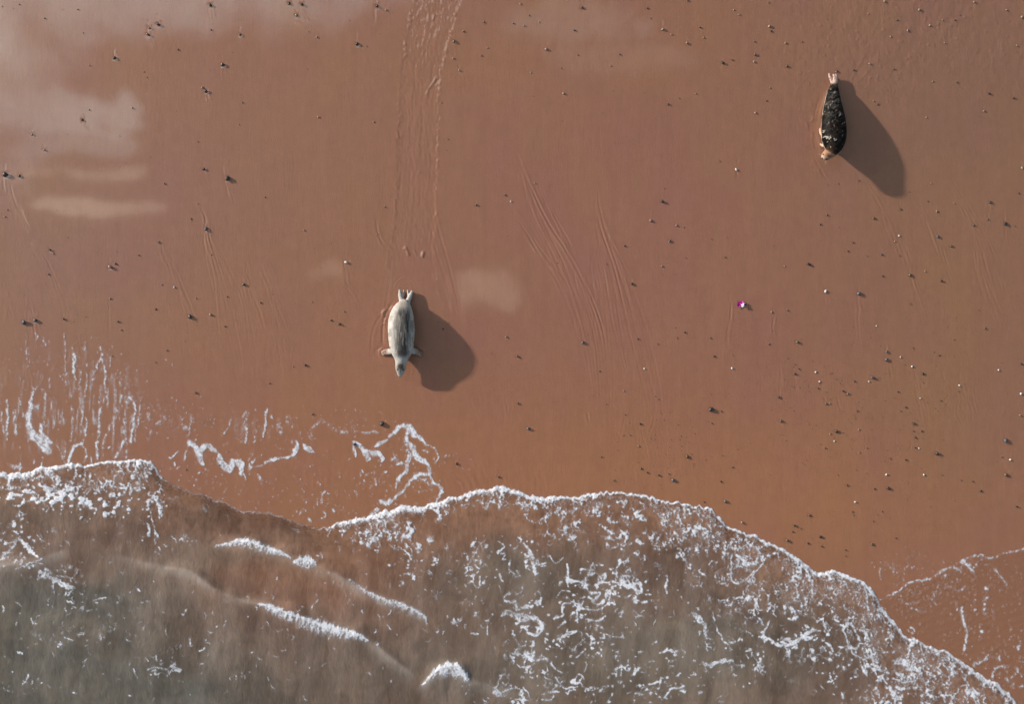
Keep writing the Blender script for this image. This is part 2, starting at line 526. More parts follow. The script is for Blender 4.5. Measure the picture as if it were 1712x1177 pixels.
    for p, a, s in (([(678, 412), (681, 420), (684, 428)], .030, 2.4), ([(675, 418), (677, 414)], .02, 2), ([(708, 420), (706, 430)], .036, 2.8), ([(692, 418), (697, 428)], .012, 2),
                    ([(646, 517), (641, 522), (640, 530)], .034, 2.4), ([(643, 541), (638, 542)], .02, 2.0), ([(645, 533), (643, 538)], .02, 1.8), ([(701, 437), (702, 438)], .015, 2),
                    ([(732, 128), (724, 140), (717, 150)], .014, 1.5), ([(734, 133), (727, 142)], -.014, 1.6), ([(716, 152), (713, 160)], .014, 1.6),
                    ([(664, 222), (668, 232)], .016, 1.8), ([(701, 286), (700, 292)], .016, 1.8), ([(728, 25), (724, 35)], .018, 2),
                    ([(1346, 205), (1350, 214)], .014, 2), ([(1356, 222), (1357, 232)], .014, 2), ([(1430, 140), (1442, 128), (1452, 116)], .008, 2), ([(1420, 150), (1424, 128), (1440, 100)], .008, 2),
                    ([(1336, 243), (1348, 247)], .010, 2), ([(1360, 195), (1354, 205)], .012, 2)):
        stroke_height(H, xs, ys, smooth_line(p, 6), a * .42, s * .72, 'ridge')
    # sand pressed up along the seals' flanks
    for p in ([(662, 506), (652, 522), (646, 545), (646, 570), (648, 580)], [(1378, 160), (1370, 185), (1366, 205)], [(1368, 228), (1367, 240), (1370, 252)], [(640, 580), (634, 588), (636, 598)], [(700, 582), (710, 588), (709, 598)]):
        for q in range(3):
            stroke_height(H, xs, ys, smooth_line(np.array(p, float) + np.array([-q * 2.6 + r.uniform(-1, 1), 0]), 8), .004, 1.6, 'step')
    # a small scour and tail below every stone
    for x, y, rad, tone in PEBBLES:
        if rad >= 2.2:
            stroke_height(H, xs, ys, np.array([(x - 1, y - rad * 1.0), (x, y), (x + 1, y + rad)]), -.0015 - .0005 * rad, rad * 1.1, 'ridge')
            L = rad * r.uniform(5, 10)
            dx = r.uniform(0, .35) * L
            for sx in r.choice([(-1,), (1,), (), (-1, 1), ()]):
                stroke_height(H, xs, ys, np.array([(x + sx * rad * .6, y + rad * .5), (x + sx * rad * .9 + dx * .4, y + L * .5), (x + sx * rad + dx, y + L)]), .0010, 1.3, 'step')
            stroke_height(H, xs, ys, np.array([(x, y - L * .6), (x + .5, y - L * .3), (x, y - rad)]), .0013, 1.2, 'step')
    # wet orange sand low down; sky reflection and light falloff painted in higher up
    base = np.array([148, 104, 84.])
    C = np.broadcast_to(base, X.shape + (3,)).copy()
    for cx, cy, rx, ry, col, wgt in ((760, 780, 560, 170, (155, 106, 79), .9), (1250, 830, 420, 140, (157, 108, 80), .9), (1640, 1080, 260, 200, (152, 106, 82), .9),
                                     (1600, 150, 330, 330, (136, 101, 84), .9), (1060, 450, 330, 270, (148, 102, 88), .7), (90, 420, 200, 200, (144, 106, 91), .8),
                                     (1650, 600, 220, 260, (142, 104, 82), .8), (300, 300, 200, 150, (146, 105, 88), .6)):
        g = np.clip(blob(X, Y, cx, cy, rx, ry), 0, 1)[..., None] * wgt
        C = C * (1 - g) + np.array(col, float) * g
    nz = np.zeros(X.shape)
    nz[near] = fbm(Xn / 70, Yn / 110, 24, 3) - .5
    C = C + nz[..., None] * np.array([3, 5, -5.])  # soft mauve and orange drift of the reflected sky, put into the colour
    ns = np.zeros(X.shape)
    ns[near] = fbm(Xn / 9, Yn / 90, 25, 3) - .5
    C = C + ns[..., None] * np.array([5, 4.5, 4.5])
    alb = lin(np.clip(C, 5, 250)) * np.array(SAND_GAIN)
    me = grid_mesh("sand", (X - CX) / S, (CY - Y) / S, ground_z(X, Y) + H, {"sand_color": alb})
    m, w, b = material("wet_sand")
    at = w.n('ShaderNodeAttribute', attribute_name="sand_color")
    geo = w.n('ShaderNodeNewGeometry')
    mp = w.n('ShaderNodeMapping')
    mp.inputs['Scale'].default_value = (1.0, 0.16, 1.0)
    w.link(geo.outputs['Position'], mp.inputs[0])
    grain = w.noise(geo.outputs['Position'], 46.0, 3.0, 0.65)
    comb = w.noise(mp.outputs[0], 22.0, 4.0, 0.6)
    f = w.math('ADD', w.math('MULTIPLY', w.math('SUBTRACT', grain.outputs[0], .5), .34), w.math('MULTIPLY', w.math('SUBTRACT', comb.outputs[0], .5), .16))
    damp = w.noise(geo.outputs['Position'], 4.0, 6.0, 0.65)
    f = w.math('ADD', f, w.math('MULTIPLY', w.math('SUBTRACT', damp.outputs[0], .5), .22))
    hsv = w.n('ShaderNodeHueSaturation')
    w.link(at.outputs['Color'], hsv.inputs['Color'])
    w.link(w.math('ADD', f, 1.0), hsv.inputs['Value'])
    w.link(hsv.outputs[0], b.inputs['Base Color'])
    bp = w.n('ShaderNodeBump')
    bp.inputs['Strength'].default_value = 0.6
    bp.inputs['Distance'].default_value = 0.005
    w.link(w.math('ADD', grain.outputs[0], w.math('MULTIPLY', comb.outputs[0], .8)), bp.inputs['Height'])
    w.link(bp.outputs[0], b.inputs['Normal'])
    b.inputs['Roughness'].default_value = 0.55
    b.inputs['Specular IOR Level'].default_value = 0.3
    b.inputs['Coat Weight'].default_value = 1.0          # the film of water that the swash left on the sand
    b.inputs['Coat Roughness'].default_value = 0.04
    b.inputs['Coat IOR'].default_value = 1.5
    o = add("sand", me, m)
    tag(o, kind="structure")
    return o


SAND_GAIN = (.895, .86, .80)

# stones on the sand: x, y, radius in photograph pixels, tone (d dark, b brown, p pale, w white, s slate blue, o olive)
PEBBLES_TEXT = """354,10,3.2,d 267,42,3.5,d 252,48,2.5,b 250,59,3.1,d 194,98,3,d 374,109,3.6,d 403,59,2.5,b 355,51,1.8,d 346,153,3.2,d 340,147,2,p 223,181,2,p 140,201,2.4,d 151,184,1.5,b
56,225,2.3,p 76,251,2.3,p 152,110,1.5,p 300,84,1.8,d 78,32,1.5,d 133,17,1.5,d 142,56,1.3,b 36,9,1.5,d 7,12,1.2,d 243,121,1.2,d 248,130,1.3,d 407,172,1.5,d 332,237,1.4,b 401,209,1.2,d
11,292.5,4.8,d 34,294.6,2.6,b 342,283,2.8,d 382,298,4.8,d 345,383,3.6,s 185,446,4,p 194,441,2,d 85,418,2.5,d 90,424,1.5,p 82,458.5,1.8,d 408,476,3.2,d 292,480,2,w 271,476,1.4,p 318,529.6,4,d 352,526,2.8,p
41,539,4.3,s 60,535.5,4,s 106.5,533,2.3,b 197.6,537.5,1.9,d 184,499,1.8,p 233,427,1.6,d 266,405,2,d 320,366,1.6,d 276.6,307.6,1.6,d 354,426,1.4,d 381,496,1.5,d 377,546,1.8,d 328,498.5,1.5,p 331,340,1.5,p 9,362,1.6,p 14,351,1.4,d 261,517,1.6,d
485,7,3,d 506,9,3.1,d 497,27,2.6,b 631,12,3,d 646,18,1.8,p 598,75,3.2,d 531,63,2,p 614,78.5,1.2,d 517,54,1.2,d 775,53.5,1.8,d 809,38,1.8,b 858,40,1.8,b 759,70,3.2,b 815,81,1.7,p 805,94,1.5,b 758,98.6,2,p 768,118.5,2.3,p
533,196,1.8,p 625,204,1.7,p 749,233,1.4,d 738,172,1.5,p 444.5,330,1.5,d 644,346,1.6,d 508.5,385,1.7,p 579,438,3.3,w 631,391,1.4,p 796,342.5,2.2,b 844,326,2,b 854,337,2,w 554,535.7,1.8,d 567.6,542,2.8,d 436,506,2,b 576,521,1.4,p
741,550,1.6,d 750,540,1.2,d 733,539,1.2,p 846,563,2.2,p 522,505,1.2,d 894,306,1.8,p 931,439.5,1.2,d 1014,441.6,1.4,d 1044,411,2,d 1056.7,474.7,2.4,d 1106.6,337.6,3.4,d 1087,369,3,p 1130,377,2.2,p 1119,403,2.6,d 1106,445,2.2,p 1146,431,1.3,d
1189,400,1.3,d 1212,430,1.5,d 1202,269.5,1.6,d 1143,380,1.2,d 1110,315,1.2,d 1229.5,283.5,2.8,w 974,572.6,3.4,s 864.5,596,2.5,b 866,674.6,2,d 883,717,3.2,s 1067,567,1.8,d 1003,621,1.5,d 1077,616.5,1.7,w 1042.7,654,1.7,p 1014,676,1.3,d
1045.5,694,1.4,d 1071,709,2.2,d 1189.5,685,4.6,d 1206.6,688,1.7,d 1149,764,3.3,o 1067.6,746.5,1.8,p 1006,764.6,1.5,d 1072,784,2,b 1083,791,1.8,d 1101,795,2.4,b 1054,728.6,1.5,b 1043,728.6,1.2,d 1224,616,2.4,w 1194.6,596,2.1,d 1187.5,565,1.6,b
1145,556,1.7,d 1099.5,575,1.4,d 1132,565,1.4,p 1129,548,1.2,d 1094,662,1.5,p 1101,668,1.4,d 1225.7,782,1.6,d 1190.5,708.5,1.8,b 1118.6,793,1.5,b 834,798,1.9,d 1351.6,441.7,3.3,d 1379.6,487,2.8,w 1435,491,4,s 1460,365,2.7,b 1382,359.6,1.8,d
1370.7,375.4,1.7,d 1425.5,405.7,1.5,d 1417,420,1.5,d 1448.5,428,1.3,d 1473.4,425.4,2.2,s 1502,394,1.9,w 1495,403.5,1.6,p 1504,349.7,1.8,d 1550,337,1.5,d 1564.4,353.5,2.2,p 1567,395.8,3.1,s 1588.7,411.6,2.6,b 1626,376.4,2.3,s 1653.4,338,2.6,d
1650,366.5,2,s 1679.7,374.4,3.8,d 1695,378,1.3,d 1707,281,3.2,p 1702,323.4,1.7,d 1520.3,460,3.2,o 1573.4,470,2.6,d 1475,461.6,1.6,d 1546,453.7,1.7,p 1503,426.7,1.6,b 1434.4,302,1.3,d 1401,307.6,1.2,d 1317,519,1.6,d 1289.6,521.7,2.2,p 1311,444.7,1.6,p
1636,519,1.3,d 1522,508,1.5,b 1465,545,1.5,w 1593.5,339.7,1.6,p 1555,306.6,1.6,p 1519,321,1.2,d 1332.5,571.7,3.2,o 1328,624.8,2.6,o 1335.5,617,1.5,d 1328.6,609,1.4,d 1363.6,622,1.9,w 1370,638,1.8,w 1368,649.5,1.6,d 1482,588,2.5,s 1481,601,3.3,s
1505.6,597,1.8,w 1525,612.8,2.2,w 1543,625,2.6,d 1458.4,631.6,3.6,s 1452.8,638,1.7,w 1429,637.8,1.8,d 1409.7,653.8,1.8,d 1417.6,658.7,2.3,s 1380.6,674.7,2.6,s 1387.8,675,1.5,p 1433.7,687.7,1.6,d 1302,664.5,2.3,d 1502,655.6,1.7,d 1506,687.5,1.4,d
1515,681.6,1.6,d 1538.7,665.8,1.5,w 1573.4,670,1.5,d 1604,644.4,1.9,w 1603,654.6,1.3,d 1669.5,619,2,w 1708.5,608.7,2.5,d 1707,658.4,2.6,w 1706,694.6,2.3,p 1682,737,4.2,s 1567,759,3.6,d 1528,708.6,2.4,d 1530.5,732,2,d 1527.5,721,1.4,p 1541,721,1.8,d
1530.8,748.7,1.6,d 1537,750,1.6,w 1398.5,721.4,3.1,d 1388,725.7,1.7,p 1395.4,738,1.5,w 1436,718,1.8,p 1305.7,704,2.8,b 1380,749.7,1.7,b 1450,749.7,1.4,d 1437,757,1.5,p 1515,769.3,1.9,d 1488.5,767,1.6,b 1482.6,794.3,2.1,w 1545.3,794.3,2,w 1576,795,1.4,d
1486,817,3.1,d 1417,812,2,b 1462,818,2,b 1627.4,805.5,1.8,b 1607.8,803.7,1.4,d 1682,794.3,3.2,b 1690,769,2.2,w 1675.8,764.7,1.4,d 1595,568,1.4,d 1646.5,549,2,b 1570.6,594.4,1.5,d 1526.7,581.7,1.4,d 1561.6,589,1.3,d 1285.6,575.6,1.7,d 1398,634,1.3,d
1206,806,1.8,d 1213,839.4,3.1,s 1241,874.6,2.8,p 1353.8,862,2.6,b 1329.8,880,2.3,d 1326,890,2,b 1317,905,3.1,b 1373,898.7,2.8,d 1352,909.6,2,d 1374,914.4,2,b 1430.7,840,2.2,w 1641,821.8,2.2,d 1702,848,2.4,d 1475.6,855.8,1.7,b 1426.5,857,1.5,d
1458.6,911,2.7,o 1461,872.4,1.4,d 1415.3,920.8,1.8,d 1415,931,1.4,d 1499.6,901,1.6,d 1428,862.5,1.3,d 1339.4,885,1.3,d 1125.8,803.6,3.5,s 1027,804,2,d 1178,840,1.7,d 972,14,2.7,b 870,8,2,p 884,27,1.8,b 876,44,2,p 901,38,1.5,p 960.4,52,2,d
913,83,3.1,p 966,93,1.4,d 1036,92,1.7,d 938,115,1.4,d 1020,110.6,1.8,p 887,122,1.7,p 941.6,157,2.4,p 1081,15,1.7,b 1087,32,1.4,b 1107,50.5,3.2,p 1121,58.6,1.7,p 1147,73,2.8,p 1168.4,46.4,2.2,b 1175,63.7,1.6,p 1225,18,1.7,p 1234,26,1.9,p
1148,2,2,b 1207,106,3.1,d 1222.5,101,1.6,b 1261,92,2.6,b 1259,104,2,p 1259.4,70,1.8,b 1284.4,45,3.1,p 1288,53.5,2,d 1283,6,1.6,b 1161.5,157,1.8,p 1115.7,175,2.6,b 1134.8,165,1.3,p 1261.5,189,2.2,p 1280,169,1.6,b 1286,147.6,1.5,p
1311.6,73,2.3,p 1339,71,1.6,b 1314,111.6,2.6,b 1475.7,4,2.4,p 1534,18,2.8,p 1449,24,1.6,p 1497,34.7,1.9,b 1551.4,43.8,2.2,p 1573,34.7,1.8,p 1593,34.7,1.9,b 1602,26.5,1.5,p 1625,5,2.2,p 1679,18,2,p 1704.6,30,3.1,p 1515,52,2.3,p 1486.4,62.5,1.6,p
1425,118,2,b 1451.5,107.6,2.4,p 1492,116.7,2,b 1556.8,137,1.7,p 1597,138.4,1.8,b 1651.6,157.5,2.2,d 1691.4,164.4,2.4,b 1642.7,186,2.2,p 1546.6,197,1.9,p 1465,175,1.9,b 1458.6,169.5,1.6,p 1397,120,2.4,b 1490,269.7,1.3,d 1576.4,73,1.8,p 1697,77,1.7,p
510.7,611,2.6,d 451,641,1.6,d 490,613,1.3,d 522.8,693,2,d 638.8,709,4.5,d 592.8,743,3.2,d 764,776,2.5,d 327,657,2,d 260,606,1.5,d 280,586,1.8,d 202.5,551.5,1.5,d 187,595,1.5,d 366.7,778,1.6,d 310,786,1.4,d"""
PEBBLES = []
for tok in PEBBLES_TEXT.split():
    a, b_, c_, t_ = tok.split(',')
    PEBBLES.append((float(a), float(b_), float(c_), t_))

sand = build_sand()

# ------------------------------------------------------------------ sea
def build_sea():
    fx = np.arange(-28, 1741, 2.4)
    fy = np.arange(745, 1206, 2.4)
    xs, ys = spaced(fx, 2.4), spaced(fy, 2.4)
    ys = ys[ys > 700]
    X, Y = np.meshgrid(xs, ys)
    Z = sea_z(X, Y)
    d = shore_depth(X, Y)
    # silt in the water: brown where the swash stirs up sand, grey-green further out, soft plumes between
    wx = X + (fbm(X / 60, Y / 60, 51, 3) - .5) * 70
    wy = Y + (fbm(X / 60, Y / 60, 52, 3) - .5) * 60
    grey = np.clip(blob(wx, wy, -20, 1130, 330, 170) + .7 * blob(wx, wy, 330, 1190, 240, 110) + .55 * blob(wx, wy, 130, 1000, 190, 50) + .35 * blob(wx, wy, 40, 850, 150, 30), 0, 1)
    far = sstep(np.maximum(Y - 1240, 0) + np.maximum(-X - 60, 0), 0, 400)
    olive = np.clip(.95 * blob(wx, wy, 1080, 1110, 300, 130) + .7 * blob(wx, wy, 860, 960, 150, 60) + .6 * blob(wx, wy, 700, 1130, 220, 70) + .6 * blob(wx, wy, 1250, 1090, 170, 60) + .5 * blob(wx, wy, 360, 930, 120, 30), 0, 1)
    dark = np.clip(.75 * blob(wx, wy, 1150, 935, 80, 35) + .7 * blob(wx, wy, 1225, 1010, 60, 22) + .55 * blob(wx, wy, 1340, 1085, 80, 45) + .75 * blob(wx, wy, 340, 872, 80, 22) + .6 * blob(wx, wy, 470, 888, 60, 16) + .3 * blob(wx, wy, 180, 815, 90, 25) + .3 * blob(wx, wy, 720, 1175, 60, 30), 0, 1)  # dark silt patches, with the shade of the wave fronts painted in
    warm = np.clip(.8 * blob(wx, wy, 450, 965, 120, 40) + .8 * blob(wx, wy, 860, 880, 120, 30) + .6 * blob(wx, wy, 620, 930, 90, 40) + .5 * blob(wx, wy, 560, 1010, 90, 40), 0, 1)
    C = np.broadcast_to(np.array([127, 103, 91.]), X.shape + (3,)).copy()
    def over(a, col):
        nonlocal C
        a = np.clip(a, 0, 1)[..., None]
        C = C * (1 - a) + np.array(col, float) * a
    over(warm, (146, 108, 89))
    over((1 - sstep(d, 15, 130)) * .75, (147, 109, 87))
    over(olive, (119, 108, 98))
    over(grey, (108, 104, 97))
    over(far, (102, 99, 93))
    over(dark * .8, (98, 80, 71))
    st = (fbm((X + Y * .12) / 24, Y / 120, 53, 4, .55) - .5)
    C = C + st[..., None] * np.array([40, 41, 42.]) * sstep(d, 20, 110)[..., None]
    cl = (fbm(wx / 34, wy / 30, 54, 5, .55) - .5)
    C = C + cl[..., None] * np.array([36, 31, 27.])
    fine = fbm(X / 8, Y / 10, 56, 4, .6) - .5
    C = C + fine[..., None] * np.array([30, 26, 23.]) * (.35 + .9 * (1 - sstep(d, 30, 110)))[..., None]
    # air whipped into the water on and just behind the breaking crests
    air = np.zeros(X.shape)
    near = (X > -60) & (X < 1780) & (Y < 1230)
    for line, amp, f, b in _waves[:3] + _waves[4:5]:
        dist, side, al = line_dist(X[near], Y[near], line)
        air[near] = np.maximum(air[near], np.where(side > 0, np.exp(-(dist / 4) ** 2), np.exp(-(dist / 13) ** 2)) * sstep(al, 0, .2) * (1 - sstep(al, .85, 1)) * (.15 + .7 * fbm(X[near] / 22, Y[near] / 22, 55, 3)))
    over(air * .8, (190, 184, 178))
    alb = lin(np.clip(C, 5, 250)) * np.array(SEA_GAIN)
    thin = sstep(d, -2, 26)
    me = grid_mesh("sea", (X - CX) / S, (CY - Y) / S, Z, {"silt_shade_color": alb, "depth_fade": thin})
    m, w, b = material("silty_water")
    at = w.n('ShaderNodeAttribute', attribute_name="silt_shade_color")
    df = w.n('ShaderNodeAttribute', attribute_name="depth_fade")
    geo = w.n('ShaderNodeNewGeometry')
    mp = w.n('ShaderNodeMapping')
    mp.inputs['Scale'].default_value = (1.0, 0.5, 1.0)
    w.link(geo.outputs['Position'], mp.inputs[0])
    rip = w.noise(mp.outputs[0], 9.0, 6.0, 0.68)
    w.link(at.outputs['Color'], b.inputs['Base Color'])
    bp = w.n('ShaderNodeBump')
    bp.inputs['Strength'].default_value = 0.5
    bp.inputs['Distance'].default_value = 0.03
    w.link(rip.outputs[0], bp.inputs['Height'])
    w.link(bp.outputs[0], b.inputs['Normal'])
    b.inputs['Roughness'].default_value = 0.16
    b.inputs['IOR'].default_value = 1.33
    w.link(w.math('ADD', w.math('MULTIPLY', df.outputs['Fac'], .5), .5), b.inputs['Alpha'])
    o = add("sea", me, m)
    tag(o, kind="structure")
    return o


def build_swash_sheet():
    edge = np.array([(1455, 1016), (1470, 1003), (1500, 990), (1530, 973), (1560, 965), (1585, 955), (1615, 938), (1640, 931), (1680, 922), (1745, 913), (1900, 900), (2300, 890)], float)
    xs = np.concatenate([np.arange(1452, 1742, 2.2), np.linspace(1750, 2300, 30)])
    t = np.linspace(0, 1, 130)
    X = np.broadcast_to(xs, (130, len(xs)))
    top = np.interp(xs, edge[:, 0], edge[:, 1]) + (fbm(xs / 14, xs * 0, 57, 3) - .5) * 7
    low = np.interp(xs, _wx, _wy) + 6
    Y = top + (np.maximum(low, top + 4) - top) * t[:, None]
    e = np.minimum(1, (Y - top) / 6.0)
    rp = np.sin((X * .52 + Y * .95) / 2.3 + fbm(X / 26, Y / 26, 58, 3) * 14) * (.3 + fbm(X / 30, Y / 30, 59, 2))
    Z = ground_z(X, Y) + .0045 + .004 * e + .0016 * rp * e
    me = grid_mesh("swash_sheet", (X - CX) / S, (CY - Y) / S, Z, {"sheet": sstep(Y - top, -1, 14)})
    m, w, b = material("thin_water")
    at = w.n('ShaderNodeAttribute', attribute_name="sheet")
    b.inputs['Base Color'].default_value = (.345, .175, .112, 1)
    b.inputs['Roughness'].default_value = .12
    b.inputs['IOR'].default_value = 1.33
    w.link(w.math('MULTIPLY', at.outputs['Fac'], .45), b.inputs['Alpha'])
    tag(add("swash_sheet", me, m), kind="structure")


build_swash_sheet()
SEA_GAIN = (.88, .845, .83)
sea = build_sea()

# ------------------------------------------------------------------ foam
FS = 0.9
FX = np.arange(-20, 1733, FS)
FY = np.arange(545, 1200, FS)
GX, GY = np.meshgrid(FX.astype(np.float32), FY.astype(np.float32))
GD = shore_depth(GX, GY).astype(np.float32)
WARPX = ((fbm(GX / 8, GY / 8, 61, 4, .6) - .5) * 12).astype(np.float32)
WARPY = ((fbm(GX / 8, GY / 8, 62, 4, .6) - .5) * 12).astype(np.float32)
SPECK = fbm(GX / 2.6, GY / 4.2, 63, 2).astype(np.float32)
SOFT = fbm(GX / 6, GY / 8, 64, 3).astype(np.float32)


def paint(M, pts, solid=1.0, warp=1.0, fuzz=.45):
    """lay one string of foam: points are (x, y, half width); solid < 1 breaks it into bubbles"""
    ln = smooth_line(pts, 5)
    wmax = ln[:, 2].max() + 8
    i0, i1 = np.searchsorted(FX, [ln[:, 0].min() - wmax, ln[:, 0].max() + wmax])
    j0, j1 = np.searchsorted(FY, [ln[:, 1].min() - wmax, ln[:, 1].max() + wmax])
    if i1 - i0 < 2 or j1 - j0 < 2:
        return
    sl = (slice(j0, j1), slice(i0, i1))
    X = GX[sl] + WARPX[sl] * warp; Y = GY[sl] + WARPY[sl] * warp
    best = np.full(X.shape, -9.0)
    for a, b in zip(ln[:-1], ln[1:]):
        dx, dy = b[0] - a[0], b[1] - a[1]
        t = np.clip(((X - a[0]) * dx + (Y - a[1]) * dy) / (dx * dx + dy * dy + 1e-9), 0, 1)
        d = np.hypot(X - a[0] - t * dx, Y - a[1] - t * dy)
        wd = a[2] + (b[2] - a[2]) * t
        best = np.maximum(best, 1 - d / np.maximum(wd, .3))
    v = sstep(best, 0, fuzz)
    if solid < 1:
        v = (.35 + .4 * solid) * v * (sstep(SPECK[sl], .64 - .34 * solid, .73 - .30 * solid) + .22 * solid)
    else:
        v = v * (.62 + .38 * sstep(SOFT[sl], .36, .56))
    M[sl] = np.maximum(M[sl], v)


def zoomed(ox, oy, sc):
    return lambda pts, ws=None: [(ox + p[0] / sc, oy + p[1] / sc, (p[2] * 1.12 if len(p) > 2 else ws * .82) / sc) for p in pts]


def dots(M, n, cx, cy, rx, ry, r0, r1, rnd, stretch=1.6, amp=1.0):
    """single bubbles and flecks scattered about a place"""
    for _ in range(int(n * .85)):
        x, y = rnd.gauss(cx, rx), rnd.gauss(cy, ry)
        r = rnd.uniform(r0, r1) * .72
        stretch = rnd.uniform(.8, 2.4)
        i0, i1 = np.searchsorted(FX, [x - r * 3, x + r * 3]); j0, j1 = np.searchsorted(FY, [y - r * 4, y + r * 4])
        if i1 - i0 < 2 or j1 - j0 < 2:
            continue
        sl = (slice(j0, j1), slice(i0, i1))
        a = rnd.uniform(-.5, .5)
        ex = (GX[sl] - x) + a * (GY[sl] - y); ey = (GY[sl] - y) / stretch
        M[sl] = np.maximum(M[sl], amp * rnd.uniform(.35, .85) * sstep(1.35 - np.hypot(ex, ey) / r, 0, .6))


